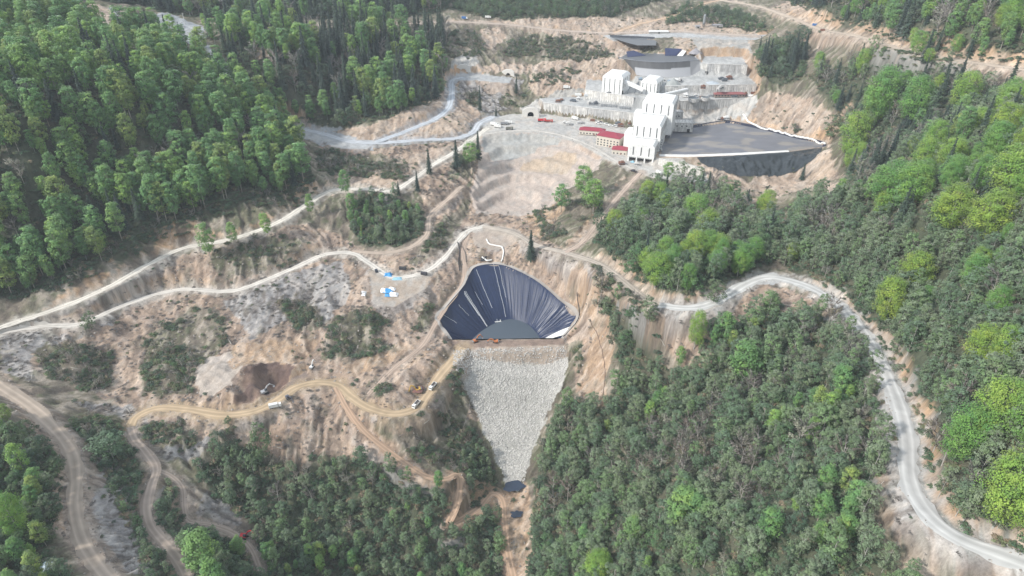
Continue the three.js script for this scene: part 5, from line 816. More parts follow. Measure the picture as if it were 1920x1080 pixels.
// cut brush lying over the cleared slopes
{
  const r = rng(23), G = new THREE.Group(); G.name = 'cut_brush'; scene.add(G); tag(G, 'grey and brown cut branches littering the cleared slopes', 'brush', null, 'stuff');
  const o = fresh(); for (let k = 0; k < 16; k++) { const a = r() * 6.28, L = .8 + 1.6 * r(), x = (r() - .5) * 1.6, z = (r() - .5) * 1.6, y = .1 + .35 * r(); tube([V(x - Math.cos(a) * L / 2, y, z - Math.sin(a) * L / 2), V(x + Math.cos(a) * L / 2, y + (r() - .3) * .5, z + Math.sin(a) * L / 2)], .09, .04, 3, [1, 1, 1], o); }
  const g = finish(o), list = [];
  for (const c of COVER) { const den = c.type === 'ash' ? .08 : c.type === 'bare' ? .045 : 0; if (!den) continue; const [x0, x1, z0, z1] = c.box, n = Math.round((x1 - x0) * (z1 - z0) * den); for (let k = 0; k < n; k++) { const x = lerp(x0, x1, r()), z = lerp(z0, z1, r()), a = r() * 6, s = .6 + .9 * r(), t = r(); if (coverAt(x, z) !== c || exposed(x, z, 1.5) || fbm(x / 12, z / 12, 59, 3) < .47) continue; list.push([x, z, a, s, t]); } }
  const im = new THREE.InstancedMesh(g, std(1, 1, 1, 1), list.length), M = new THREE.Matrix4(), Qn = new THREE.Quaternion(), c = new THREE.Color(); im.name = 'branches'; im.userData.kind = 'stuff'; im.castShadow = im.receiveShadow = true;
  list.forEach((p, i) => { M.compose(V(p[0], groundAt(p[0], p[1]), p[1]), Qn.setFromAxisAngle(V(0, 1, 0), p[2]), V(p[3], p[3], p[3])); im.setMatrixAt(i, M); const t = lerp(.10, .34, p[4]); im.setColorAt(i, c.setRGB(t, t * .92, t * .86)); }); G.add(im); console.log('brush', list.length);
}
// ------------------------------------------------------------------ the plant: walls, white houses, offices, tunnels
const box = (w, h, d, x = 0, y = 0, z = 0) => new THREE.BoxGeometry(w, h, d).translate(x, y, z);
const whiteTex = (() => { const n = 256, d = new Uint8Array(n * n * 4); for (let y = 0; y < n; y++) for (let x = 0; x < n; x++) { const st = fbm(x / 5, y / 90, 511, 3), b = fbm(x / 30, y / 30, 512, 3), c = Math.round(255 * clamp(.99 - .09 * sstep(.55, .8, st) - .05 * sstep(.5, .75, b), .3, 1)), o = (y * n + x) * 4; d[o] = c; d[o + 1] = Math.round(c * .998); d[o + 2] = Math.round(c * .99); d[o + 3] = 255; } const t = new THREE.DataTexture(d, n, n); t.wrapS = t.wrapT = THREE.RepeatWrapping; t.repeat.set(.05, .05); t.magFilter = THREE.LinearFilter; t.colorSpace = THREE.SRGBColorSpace; t.needsUpdate = true; return t; })();
const white = std(.86, .865, .87, .55, { map: whiteTex }), whiteWall = std(.78, .775, .76, .7), slitM = std(.06, .065, .075, .5), darkM = std(.03, .03, .032, .9), redRoof = std(.30, .045, .07, .6), cream = std(.62, .57, .49, .85), steelM = std(.20, .22, .25, .5, { metalness: .6 }), rustM = std(.20, .10, .07, .9), glassM = std(.05, .06, .075, .2);
const concreteTex = (() => { const n = 256, d = new Uint8Array(n * n * 4); for (let y = 0; y < n; y++) for (let x = 0; x < n; x++) { const st = fbm(x / 9, y / 120, 501, 3), b = fbm(x / 40, y / 40, 502, 3), c = Math.round(255 * clamp(.84 + .34 * (st - .5) + .26 * (b - .5), .3, 1)), o = (y * n + x) * 4; d[o] = c; d[o + 1] = Math.round(c * .985); d[o + 2] = Math.round(c * .96); d[o + 3] = 255; } const t = new THREE.DataTexture(d, n, n); t.wrapS = t.wrapT = THREE.RepeatWrapping; t.magFilter = THREE.LinearFilter; t.colorSpace = THREE.SRGBColorSpace; t.needsUpdate = true; return t; })();
const concM = [[.84, .85, .87], [.70, .715, .745], [.93, .93, .93], [.60, .615, .65]].map(c => new THREE.MeshStandardMaterial({ map: concreteTex, color: new THREE.Color().setRGB(...c), roughness: .95 }));
WALLS.forEach((w, n) => {
  const t = thing('retaining_wall', w.label, 'retaining wall'), dx = w.b[0] - w.a[0], dz = w.b[1] - w.a[1], L = Math.hypot(dx, dz), N = Math.round(L / 9);
  t.position.set(w.a[0], w.A[2] - 1.5, w.a[1]); t.rotation.y = Math.atan2(-dz, dx);
  const dE = (w.B[2] - w.A[2]), r = rng(700 + n), mats = n === 1 ? [2, 2, 0] : n === 4 ? [2, 0, 3] : [0, 1, 3, 0];
  for (let k = 0; k < N; k++) { const g = box(L / N - .12, w.h + 1.5 + (r() - .5) * .5, 1.1, (k + .5) * L / N, (w.h + 1.5) / 2, (r() - .5) * .25); const uv = g.attributes.uv; for (let i = 0; i < uv.count; i++) uv.setXY(i, uv.getX(i) * .5 + r() * 0 + k * .37, uv.getY(i) * .8); part('wall_panel', g, concM[mats[Math.floor(r() * mats.length)]], t); }
  part('coping', box(L, .5, 1.5, L / 2, w.h + 1.9, -.1), concM[0], t);
  if (n !== 1) for (let k = 1; k < N; k += 1) part('buttress', box(.5, w.h * .9, .5, k * L / N, w.h * .45 + .8, .75), concM[1], t);
  if (n === 4) part('opening', box(4, 5, .3, 9, 4.2, .72), darkM, t);
});
function prism(w, h, d, ch, x, y, z) { // long house with chamfered eaves, front at z, running back
  const s = new THREE.Shape(); s.moveTo(-w / 2, 0); s.lineTo(w / 2, 0); s.lineTo(w / 2, h - ch); s.lineTo(w / 2 - ch, h); s.lineTo(-w / 2 + ch, h); s.lineTo(-w / 2, h - ch); s.closePath();
  return new THREE.ExtrudeGeometry(s, { depth: d, bevelEnabled: true, bevelThickness: .4, bevelSize: .25, bevelSegments: 2 }).translate(x, y, z - d);
}
{ // the stepped white house
  const q = P(1200, 305.5, 80), h = thing('plant_building', 'large white plant building climbing the slope in three steps, with three doors below', 'factory building'); h.position.set(q[0], 79.6, q[1]); h.rotation.y = -.34;
  const secs = [[30, 22.5, 24, 0, 3], [32, 38.5, 42, .8, 4], [37, 53, 34, 4.5, 4]]; let z = 0;
  secs.forEach(([w, ht, d, x, n], k) => {
    const y0 = k === 0 ? 7 : k === 1 ? 6 : 14; part('hall', prism(w, ht - y0, d, 2.6, x, y0, z - .3 * k), white, h);
    for (let i = 0; i < n; i++) part('slit_window', box(.95, k ? 11.5 : 9.5, .3, x + (i - (n - 1) / 2) * w * (k ? .235 : .30), ht - (k ? 9.3 : 8.3) - (k === 2 ? 0 : 0), z - .3 * k + .5), slitM, h);
    for (let i = 0; i < Math.round(d / 9); i++) part('slit_window', box(.3, 9, .8, x + w / 2 + .32, ht - 8.5, z - 5 - i * 8.5), slitM, h);
    z -= d;
  });
  { let zz = 0; secs.forEach(([w, ht, d, x], k) => { const g = [], y0 = k === 0 ? 7 : k === 1 ? 24 : 40; for (let i = 1; i < Math.round(w / 2.4); i++) g.push(box(.14, ht - y0 - 3.2, .12, x - w / 2 + i * 2.4, (ht - 3.2 + y0) / 2, zz - .3 * k + .44)); for (let i = 1; i < Math.round(d / 2.6); i++) g.push(box(.12, ht - 10 - 3.4, .14, x + w / 2 + .3, (ht - 3.4 + 10) / 2, zz - i * 2.6)); part('cladding_rib', g, std(.70, .71, .73, .6), h); zz -= d; }); }
  part('downpipe', [box(.3, 20, .3, 15.2, 11, .6), box(.3, 13, .3, 16.6, 30, -23.6), box(.3, 13, .3, -15.6, 30, -23.6)], std(.35, .36, .38), h);
  { const g = []; for (let k = 0; k < 9; k++) g.push(box(1.4, .25, 3, 18.4 + (k % 2) * .2, 3 + k * 2.2, -14 - k * 1.7)); for (let k = 0; k < 3; k++) g.push(box(.3, 24, .3, 19.2, 10, -13 - k * 7)); part('stair', g, steelM, h); }
  part('walkway', [box(28, .2, 1, 1, 23.2, -20), box(28, .1, .1, 1, 24.2, -19.5), box(30, .2, 1, 1, 39.2, -60), box(30, .1, .1, 1, 40.2, -59.5)], std(.4, .41, .42), h);
  for (let i = 0; i < 4; i++) part('pillar', box(1.4, 7.4, 1.4, -13.9 + i * 9.27, 3.4, -.5), white, h);
  part('back_wall', box(29, 8, .6, 0, 3.5, -10), darkM, h); part('side_wall', box(.8, 8, 23, -14.4, 3.2, -12.3), whiteWall, h); part('side_wall', box(.8, 8, 23, 14.4, 3.2, -12.3), whiteWall, h);
  for (let i = 0; i < 3; i++) part('shutter_box', box(7.4, 1, .5, -9.27 + i * 9.27, 6.4, -.2), std(.5, .5, .5), h);
  part('annex', prism(11, 21, 20, 1.5, -20, 4, -27), white, h); part('annex', prism(10, 17, 14, 1.2, -18.5, 20, -68), white, h);
  part('ridge_vent', [box(3, 1.1, 12, 4, 53.3, -84), box(2.2, 1, 2.2, -8, 38.8, -40), box(2.2, 1, 2.2, 9, 38.8, -52)], white, h);
}
function silo(u, v, E, w, d, ht, turn, nf, ns, label) {
  const q = P(u, v, E), t = thing('silo_house', label, 'silo building'); t.position.set(q[0], E - .5, q[1] - d * .5 - 1); t.rotation.y = turn;
  const c = 3.2, top = ht - 3.4, pos = [], W2 = w / 2, D2 = d / 2;
  const ring = (a, b, y) => [[-a, y, b], [a, y, b], [a, y, -b], [-a, y, -b]];
  const rings = [ring(W2, D2, 0), ring(W2, D2, top), ring(W2 - c, D2 - c, ht), ring(W2 - c - 1.5, D2 - c - 1.5, ht + .5)];
  const tri = (a, b, e) => pos.push(...a, ...b, ...e);
  for (let k = 0; k < 3; k++) for (let i = 0; i < 4; i++) { const A = rings[k][i], B = rings[k][(i + 1) % 4], C = rings[k + 1][(i + 1) % 4], D = rings[k + 1][i]; tri(A, B, C); tri(A, C, D); }
  const R = rings[3]; tri(R[0], R[1], R[2]); tri(R[0], R[2], R[3]);
  const g = new THREE.BufferGeometry(); g.setAttribute('position', new THREE.Float32BufferAttribute(pos, 3)); g.computeVertexNormals(); part('shell', g, white, t);
  for (let i = 0; i < nf; i++) part('slit_window', box(.75, top * .9, .25, (i - (nf - 1) / 2) * w / nf, top * .48, D2 + .1), slitM, t);
  for (let i = 0; i < ns; i++) part('slit_window', box(.25, top * .55, .6, W2 + .1, top * .66, (i - (ns - 1) / 2) * d / ns), slitM, t);
  part('door', box(.3, 5, 4, W2 + .12, 2.5, D2 - 3), darkM, t); part('roof_hatch', box(2.4, 1.2, 2.4, -w * .1, ht + 1, 0), white, t);
  return t;
}
silo(1157, 176, 112, 28, 32, 24.5, -.46, 4, 4, 'larger white silo house with slit windows, left of the pair on the upper terrace');
silo(1225, 178, 112, 22, 28, 19.5, -.5, 4, 3, 'smaller white silo house with slit windows, right of the pair on the upper terrace');
function gallery(A, B, label, w = 4.2) {
  const a = P(...A), b = P(...B), va = V(a[0], A[2], a[1]), vb = V(b[0], B[2], b[1]), L = va.distanceTo(vb), t = thing('conveyor_gallery', label, 'conveyor'); t.position.copy(va); t.lookAt(vb);
  part('casing', prism(w, 4, L, .9, 0, -2, L), white, t); for (let k = 1; k < 3; k++) { const m = part('trestle', [box(.5, 12, .5, -1.6, -7.5, L * k / 3), box(.5, 12, .5, 1.6, -7.5, L * k / 3), box(3.6, .4, .4, 0, -5, L * k / 3)], steelM, t); m.castShadow = true; }
  return t;
}
gallery([1172, 153, 127], [1206, 168, 119], 'white sloping conveyor gallery linking the two white silo houses');
gallery([1238, 180, 130], [1288, 168.5, 124], 'white conveyor gallery running from the top of the plant building to the right');
function redHouse(u, v, E, L, d, h, turn, storeys, label, wallM = cream) {
  const q = P(u, v, E), t = thing('red_roofed_building', label, 'building'); t.position.set(q[0], E - .3, q[1] - d / 2); t.rotation.y = turn;
  part('wall', box(L, h, d, 0, h / 2, 0), wallM, t);
  const rh = Math.min(3.4, d * .28), o = .9, pos = [], a = L / 2 + o, b = d / 2 + o, r = Math.max(0, a - b), y = h, tri = (...p) => p.forEach(k => pos.push(...k)), c = [[-a, y, b], [a, y, b], [a, y, -b], [-a, y, -b]], e = [[-r, y + rh, 0], [r, y + rh, 0]];
  tri(c[0], c[1], e[1]); tri(c[0], e[1], e[0]); tri(c[1], c[2], e[1]); tri(c[2], c[3], e[0]); tri(c[2], e[0], e[1]); tri(c[3], c[0], e[0]); tri(c[0], c[2], c[1]); tri(c[0], c[3], c[2]);
  const g = new THREE.BufferGeometry(); g.setAttribute('position', new THREE.Float32BufferAttribute(pos, 3)); g.computeVertexNormals(); part('roof', g, redRoof, t);
  part('ridge', box(r * 2, .3, .5, 0, y + rh + .05, 0), redRoof, t);
  const n = Math.max(3, Math.round(L / 4)); for (let s = 0; s < storeys; s++) { for (let k = 0; k < n; k++) part('window', box(1.7, 1.5, .2, (k - (n - 1) / 2) * L / n, 1.8 + s * 3.1, d / 2 + .05), glassM, t); for (let k = 0; k < 2; k++) part('window', box(.2, 1.5, 1.7, -L / 2 - .05, 1.8 + s * 3.1, (k - .5) * d * .5), glassM, t); }
  part('door', box(1.4, 2.3, .25, L * .1, 1.3, d / 2 + .06), std(.25, .12, .1), t);
  return t;
}
redHouse(1111, 253, 84.5, 31, 10, 5.6, -.24, 1, 'long low office with a wine red hip roof, leftmost at the yard');
redHouse(1146, 276, 82.5, 29, 19, 12.5, -.5, 3, 'tall cream office with a wine red hip roof in the middle of the yard');
redHouse(1163, 290, 81, 17, 11, 6, -.25, 1, 'low red roofed house close to the left of the plant doors');
{ const t = redHouse(1368, 181.5, 110, 40, 7, 3.6, .02, 1, 'long narrow dull red roofed shed at the foot of the middle retaining wall', std(.30, .24, .21)); t.children.forEach(c => { if (c.name === 'roof' || c.name === 'ridge') c.material = std(.27, .10, .10, .8); }); }
redHouse(925, 137, 112.5, 12, 6, 3, -.05, 1, 'small red roofed cabin between the two upper tunnels', whiteWall);
function blockHouse(u, v, E, w, h, d, turn, label, m = concM[0], extra) { const q = P(u, v, E), t = thing('concrete_block_building', label, 'building'); t.position.set(q[0], E - .4, q[1] - d / 2); t.rotation.y = turn; part('wall', box(w, h, d, 0, h / 2, 0), m, t); part('parapet', [box(w + .3, .8, .4, 0, h + .4, d / 2), box(w + .3, .8, .4, 0, h + .4, -d / 2), box(.4, .8, d - .4, -w / 2, h + .4, 0), box(.4, .8, d - .4, w / 2, h + .4, 0)], m, t); for (let k = 0; k < 3; k++) part('window', box(1.6, 1.4, .2, (k - 1.3) * w / 4, h * .68, d / 2 + .04), glassM, t); part('door', box(3.4, 4.2, .2, w * .28, 2.1, d / 2 + .05), darkM, t); return t; }
blockHouse(1281, 247, 87, 24, 11, 14, -.1, 'pale concrete block beside the right wall of the plant building, with a dark door', concM[0]);
blockHouse(1268, 232, 90, 15, 15, 10, -.1, 'higher grey concrete block behind the one beside the plant building', concM[1]);
blockHouse(1195, 236, 85, 10, 9, 9, -.2, 'small pale block left of the middle step of the plant building', concM[2]);
function tank(u, v, E, r, h, label, m = concM[1]) { const q = P(u, v, E), t = thing('round_tank', label, 'tank'); t.position.set(q[0], E - .4, q[1]); part('tank_wall', new THREE.CylinderGeometry(r, r, h, 28, 1, true).translate(0, h / 2, 0), new THREE.MeshStandardMaterial({ map: concreteTex, color: m.color, roughness: .9, side: THREE.DoubleSide }), t); part('contents', new THREE.CircleGeometry(r - .3, 28).rotateX(-Math.PI / 2).translate(0, h - .8, 0), std(.16, .19, .21, .3), t); part('bridge', box(r * 2, .5, .9, 0, h + .5, 0), steelM, t); part('rim', new THREE.TorusGeometry(r, .25, 6, 36).rotateX(Math.PI / 2).translate(0, h, 0), concM[0], t); return t; }
tank(1300, 189, 110, 7, 4.5, 'round grey thickening tank on the terrace, left of two'); tank(1322, 187, 110, 6, 4, 'round grey thickening tank on the terrace, right of two');
// grey heaps
function heap(u, v, E, r, h, label, c) { const q = P(u, v, E), y = groundAt(q[0], q[1]) - .4, t = sheet(28, 12, (s, w) => { const a = s * 6.2832, rr = w * r * (.85 + .3 * vnoise(Math.cos(a) * 2 + 9, Math.sin(a) * 2 + u, 4)), n = vnoise(q[0] + rr * Math.cos(a) * .6, rr * Math.sin(a) * .6, 3), g = .85 + .3 * n; return [q[0] + rr * Math.cos(a), y + h * Math.pow(1 - w, .9) * (1 + (n - .5) * .2), q[1] + rr * Math.sin(a) * .8, c[0] * g, c[1] * g, c[2] * g]; }); const m = part(numbered('gravel_heap'), t, dmat(1), scene); return tag(m, label, 'heap'); }
heap(1262, 158, 121, 11, 9, 'grey ore heap right behind the smaller white silo house', [.33, .345, .34]); heap(1303, 104, 139, 9, 7, 'violet grey heap beside the curved black pool', [.30, .29, .31]);
heap(1335, 155, 121, 10, 3, 'low bluish heap on the top terrace', [.42, .46, .50]); heap(782, 735, 1, 6, 2.6, 'dark red brown heap beside the yellow excavator', [.19, .10, .085]);

// tunnels
function tunnel(u, v, E, r, turn, label) {
  const q = P(u, v, E), t = thing('tunnel_portal', label, 'tunnel'); t.position.set(q[0], E - .3, q[1]); t.rotation.y = turn;
  const arch = (R) => { const s = new THREE.Shape(); s.moveTo(-R, 0); s.lineTo(R, 0); s.lineTo(R, R * .6); s.absarc(0, R * .6, R, 0, Math.PI); s.lineTo(-R, 0); return s; };
  const ring = new THREE.Shape(); ring.moveTo(-r * 2.6, 0); ring.lineTo(r * 2.6, 0); ring.lineTo(r * 2.2, r * 2.3); ring.lineTo(r * .8, r * 3); ring.lineTo(-r * 1.1, r * 2.8); ring.lineTo(-r * 2.5, r * 2); ring.closePath(); ring.holes.push(arch(r));
  part('portal_face', new THREE.ExtrudeGeometry(ring, { depth: 1.6, bevelEnabled: true, bevelSize: .3, bevelThickness: .3, bevelSegments: 1 }).translate(0, 0, -1.6), concM[2], t);
  const col = new THREE.Shape(arch(r + .5).getPoints(14)); col.holes.push(arch(r - .05)); part('lining', new THREE.ExtrudeGeometry(col, { depth: 9, bevelEnabled: false }).translate(0, 0, -9), std(.16, .16, .16), t);
  part('tunnel_end', new THREE.ShapeGeometry(arch(r + .4)).translate(0, 0, -8.9), std(.012, .012, .014, 1), t); return t;
}
tunnel(869, 137, 117, 4.2, .05, 'dark tunnel mouth in the pale rock at the end of the grey loop road'); tunnel(953, 144, 112, 3.6, -.3, 'tunnel mouth right of the small red roofed cabin'); tunnel(995, 219, 86, 4.4, -.1, 'dark tunnel mouth in a pale rock face at the back of the yard');
// steel frames and stock on the terraces
for (const [u, v, n, w, label] of [[1142, 200, 7, 22, 'dark steel frames laid out on the terrace below the white wall'], [1172, 204, 5, 16, 'second row of dark steel frames nearer the plant building'], [1112, 197, 4, 12, 'dark steel parts at the left end of the terrace'], [1290, 200, 0, 0, '']]) {
  if (!n) continue; const q = P(u, v, 98.6), t = thing('steel_frame', label, 'steel frame'); t.position.set(q[0], 98.6, q[1]); t.rotation.y = -.2;
  for (let k = 0; k < n; k++) part('beam', [box(.5, .6, 7, (k - (n - 1) / 2) * w / n, 1.2 + (k % 2) * .5, 0), box(.35, 1.4, .35, (k - (n - 1) / 2) * w / n, .6, 2.6)], steelM, t); part('cross_beam', [box(w, .5, .5, 0, 1.9, -2.6), box(w, .5, .5, 0, 1.9, 2.4)], steelM, t);
}

{ // low concrete wall and foundations round the plant
  const a = P(1234, 310, 80), b = P(1318, 331, 78), t = thing('retaining_wall', 'stained pale concrete wall between the plant doors and the pond dam', 'retaining wall'), dx = b[0] - a[0], dz = b[1] - a[1], L = Math.hypot(dx, dz); t.position.set(a[0], 77, a[1]); t.rotation.y = Math.atan2(-dz, dx);
  for (let k = 0; k < 6; k++) part('wall_panel', box(L / 6 - .1, 11, 1.2, (k + .5) * L / 6, 5.5, (k % 2) * .12), concM[2], t); part('coping', box(L, .4, 1.6, L / 2, 11.2, 0), concM[0], t);
  const r = rng(88), kinds = [];
  for (const [u, v, E, n] of [[1060, 190, 98.6, 5], [1120, 193, 98.6, 4], [1240, 168, 112.3, 4], [1300, 181, 110, 4], [1390, 181, 110, 3], [1330, 166, 121, 3], [1370, 150, 121, 5], [1290, 152, 121, 3], [1220, 152, 121, 2], [1345, 225, 88, 3], [1170, 236, 85, 4], [1080, 233, 85, 3], [1190, 310, 80, 2]]) for (let k = 0; k < n; k++) {
    const q = P(u + (r() - .5) * 50, v + (r() - .5) * 5, E), w = 3 + 5 * r(), h = 1.6 + 2.6 * r(), d = 3 + 3 * r(), m = [concM[1], steelM, rustM, concM[0], std(.28, .36, .44, .6), whiteWall][Math.floor(r() * 6)], g = thing('machine_housing', 'small machine housing or stacked stock on the plant terraces', 'equipment', 'machine housings and stock on the plant terraces'); g.position.set(q[0], Math.max(E, groundAt(q[0], q[1])) - .2, q[1]); g.rotation.y = -.3 + .6 * r();
    part('casing', [box(w, h, d, 0, h / 2, 0), box(w * .5, h * .35, d * .6, w * .1, h * 1.15, 0)], m, g); part('base_slab', box(w + 1, .5, d + 1, 0, .2, 0), concM[1], g); part('pipe', new THREE.CylinderGeometry(.25, .25, w * 1.3, 8).rotateZ(Math.PI / 2).translate(0, h * .7, d / 2 + .4), steelM, g); part('hatch', box(.9, 1.3, .12, w * .25, h * .4, d / 2 + .04), darkM, g);
  }
}
// ------------------------------------------------------------------ vehicles and small things
const tyreM = std(.03, .03, .03, .9), yellowM = std(.62, .40, .08, .5), orangeM = std(.55, .20, .08, .5), whiteP = std(.78, .78, .76, .35), redP = std(.55, .03, .04, .4), greyP = std(.30, .31, .33, .5), blueP = std(.05, .16, .40, .5);
const wheel = (x, z, r = .62, w = .5) => new THREE.CylinderGeometry(r, r, w, 14).rotateZ(Math.PI / 2).translate(x, r, z);
const onGround = (t, u, v, turn, road) => { const q = seen(u, v); let y = groundAt(q[0], q[1]); if (RD[nearest(q[0], q[1])] < 1) y += .2; t.position.set(q[0], y, q[1]); t.rotation.y = turn; return t; };
const rbox = (w, h, d, x, y, z, taper = .8) => { const g = box(w, h, d), p = g.attributes.position; for (let i = 0; i < p.count; i++) if (p.getY(i) > 0) { p.setZ(i, p.getZ(i) * taper); p.setX(i, p.getX(i) * (taper + .08)); } g.translate(x, y, z); g.computeVertexNormals(); return g; };
function dumper(u, v, turn, label, cabM = whiteP, s = 1.15, bedM = whiteP) { // nose towards +z
  const t = onGround(thing('dump_truck', label, 'truck'), u, v, turn); t.scale.setScalar(s);
  part('cab', [rbox(2.5, 1.7, 1.9, 0, 2.25, 3.2, .9), box(2.5, .7, 1.9, 0, 1.15, 3.2)], cabM, t); part('windscreen', box(2.1, .8, .12, 0, 2.5, 4.05), glassM, t);
  part('chassis', box(1.6, .4, 8, 0, .95, 0), greyP, t);
  const b = part('dump_body', [box(2.6, .2, 5.4, 0, 1.4, -1.1), box(.16, 1.3, 5.4, -1.25, 2.0, -1.1), box(.16, 1.3, 5.4, 1.25, 2.0, -1.1), box(2.6, 1.6, .16, 0, 2.1, 1.6), box(2.6, .9, .16, 0, 1.8, -3.8), box(2.5, .15, .9, 0, 2.95, 2.1)], bedM, t); part('load', box(2.3, .5, 5, 0, 1.65, -1.1), std(.10, .085, .08, 1), t);
  for (const z of [3.1, -1.6, -3.0]) for (const x of [-1.05, 1.05]) part('wheel', wheel(x, z), tyreM, t); return t;
}
function excavator(u, v, turn, swing, label, m = yellowM, s = 1.1, up = .9) {
  const t = onGround(thing('excavator', label, 'excavator'), u, v, turn); t.scale.setScalar(s);
  for (const x of [-1.2, 1.2]) part('track', [box(.65, .85, 3.4, x, .45, 0), new THREE.CylinderGeometry(.42, .42, .65, 10).rotateZ(Math.PI / 2).translate(x, .45, 1.7), new THREE.CylinderGeometry(.42, .42, .65, 10).rotateZ(Math.PI / 2).translate(x, .45, -1.7)], tyreM, t);
  const h = part('house', [box(2.7, 1.1, 3.4, 0, 1.65, -.6), box(2.6, .5, 1.2, 0, 2.3, -1.6)], m, t); h.rotation.y = swing;
  const at = (g) => { g.rotateY(swing); return g; };
  part('cab', at(rbox(1.1, 1.6, 1.5, -.75, 2.6, .55, .85)), glassM, t); part('counterweight', at(box(2.6, 1.2, .8, 0, 1.6, -2.6)), std(.25, .25, .25), t);
  const limb = (a, b, w0, w1) => { const L = a.distanceTo(b), g = box(w0, w1, L, 0, 0, 0); const mt = new THREE.Matrix4().lookAt(b, a, V(0, 1, 0)); g.applyMatrix4(mt); g.translate((a.x + b.x) / 2, (a.y + b.y) / 2, (a.z + b.z) / 2); return g; };
  const p0 = V(.3, 2, 1), p1 = V(.3, 2 + 3.8 * up, 4.6), p2 = V(.3, 1.4, 7.6 - up); part('boom', at(mergeGeometries([limb(p0, V(.3, 2.4 + 2.6 * up, 2.6), .6, .8), limb(V(.3, 2.4 + 2.6 * up, 2.6), p1, .55, .65)])), m, t); part('stick', at(limb(p1, p2, .45, .55)), m, t); part('bucket', at(mergeGeometries([box(1.2, .9, .3, .3, .9, 7.9 - up), box(1.2, .25, .9, .3, .5, 7.5 - up)])), greyP, t); return t;
}
function car(u, v, turn, label, m = whiteP, s = 1.1, group) { const t = onGround(thing('parked_car', label, 'car', group), u, v, turn); t.scale.setScalar(s); part('body', [box(1.8, .7, 4.3, 0, .75, 0)], m, t); part('cabin', rbox(1.65, .65, 2.3, 0, 1.4, -.2, .78), glassM, t); part('roof', box(1.3, .08, 1.7, 0, 1.75, -.2), m, t); for (const x of [-.8, .8]) for (const z of [-1.4, 1.4]) part('wheel', wheel(x, z, .34, .25), tyreM, t); return t; }
function lorry(u, v, turn, label, m = whiteP, s = 1.15) { const t = onGround(thing('lorry', label, 'lorry'), u, v, turn); t.scale.setScalar(s); part('cab', rbox(2.4, 2.2, 1.9, 0, 1.9, 3.4, .9), whiteP, t); part('windscreen', box(2, .8, .1, 0, 2.2, 4.25), glassM, t); part('cargo_box', box(2.5, 2.6, 6, 0, 2.2, -.9), m, t); part('chassis', box(1.5, .4, 8, 0, .8, 0), greyP, t); for (const z of [3.1, -1.8, -3]) for (const x of [-1, 1]) part('wheel', wheel(x, z, .5, .4), tyreM, t); return t; }
function container(u, v, turn, label, m, L = 6.1) { const t = onGround(thing('container', label, 'container'), u, v, turn); part('shell', box(2.5, 2.6, L, 0, 1.3, 0), m, t); const ribs = []; for (let k = 0; k < 9; k++) for (const x of [-1.27, 1.27]) ribs.push(box(.08, 2.3, .25, x, 1.3, (k - 4) * L / 9.5)); part('rib', ribs, m, t); part('door', [box(1.15, 2.4, .08, -.6, 1.3, L / 2 + .03), box(1.15, 2.4, .08, .6, 1.3, L / 2 + .03)], m, t); return t; }
dumper(781, 761, -.45, 'white dump truck with a dark load, the lower of two on the ochre haul road');
dumper(812, 727, -.45, 'white dump truck with a dark load, the upper of two on the ochre haul road');
excavator(783, 733, -1.2, 0, 'yellow excavator with its bent arm raised over a dark red heap', yellowM, 1.15, 1.2);
excavator(892, 641, 1.9, .3, 'orange excavator on the brown dam crest, the left of two', orangeM, 1.15, .8);
excavator(929, 642, -1.8, .2, 'orange excavator on the brown dam crest, the right of two', orangeM, 1.05, .5);
excavator(459, 1008, 1.2, .4, 'bright red excavator on the spur track among the trees at lower left', redP, 1.25, .9);
excavator(585, 690, 2.9, 0, 'pale excavator digging above the brown excavation', whiteP, 1.0, .9);
excavator(497, 737, 2.2, .3, 'grey excavator at the foot of the dark brown excavation', std(.42, .42, .43, .5), 1.3, .6);
lorry(516, 764, 1.9, 'small white lorry on the haul road below the dark brown excavation'); excavator(541, 748, .8, 0, 'dark excavator at the roadside right of the small white lorry', std(.12, .12, .15, .5), 1.0, .5);
lorry(926, 235, 1.2, 'white lorry parked at the left end of the yard'); lorry(933, 239, 1.15, 'white lorry parked in front of another at the left end of the yard', std(.7, .7, .68)); lorry(953, 232, 1.6, 'white lorry alone in the middle of the yard'); dumper(945, 233.5, 1.5, 'grey dump truck between the white lorries in the yard', greyP, 1.1, greyP);
dumper(955, 243, 1.55, 'dark flat truck at the front edge of the yard', std(.16, .17, .15), 1.15, std(.18, .18, .15));
dumper(1016, 228, 1.5, 'red dump truck in front of the yard tunnel', redP, 1.35, redP); dumper(1030, 229, 1.5, 'red truck right of the red dump truck by the tunnel', std(.45, .08, .06), 1.1, std(.45, .08, .06));
lorry(1078, 224, .9, 'white lorry at the foot of the long grey wall'); container(1111, 227, 1.4, 'dull red container at the foot of the long grey wall', rustM); 
for (const [u, v, a] of [[1122, 232, 1.2], [1130, 233, 1.3], [1138, 234.5, 1.2], [1145, 237, 1.2], [1153, 238, 1.0]]) car(u, v, a, 'white car in the row parked behind the red roofed offices', whiteP, 1.5, 'white cars behind the offices');
car(1127, 231, 1.3, 'dark car in the row parked behind the red roofed offices', std(.05, .05, .06, .4), 1.5); car(1188, 322, .9, 'dark car parked below the doors of the plant building', std(.06, .05, .06, .4), 1.5); car(738, 360, 2.2, 'white car on the upper gravel road near its bend', whiteP, 1.5); car(716, 357, 1.6, 'pale car behind another on the upper gravel road', std(.6, .58, .52), 1.2);
lorry(1062, 166, 1.5, 'white tarpaulin covered lorry on the track above the long grey wall'); container(1084, 179, 1.5, 'white container behind the left end of the terrace', whiteP, 9); container(1101, 180, 1.5, 'pale container left of the white retaining wall', std(.6, .62, .64), 8);
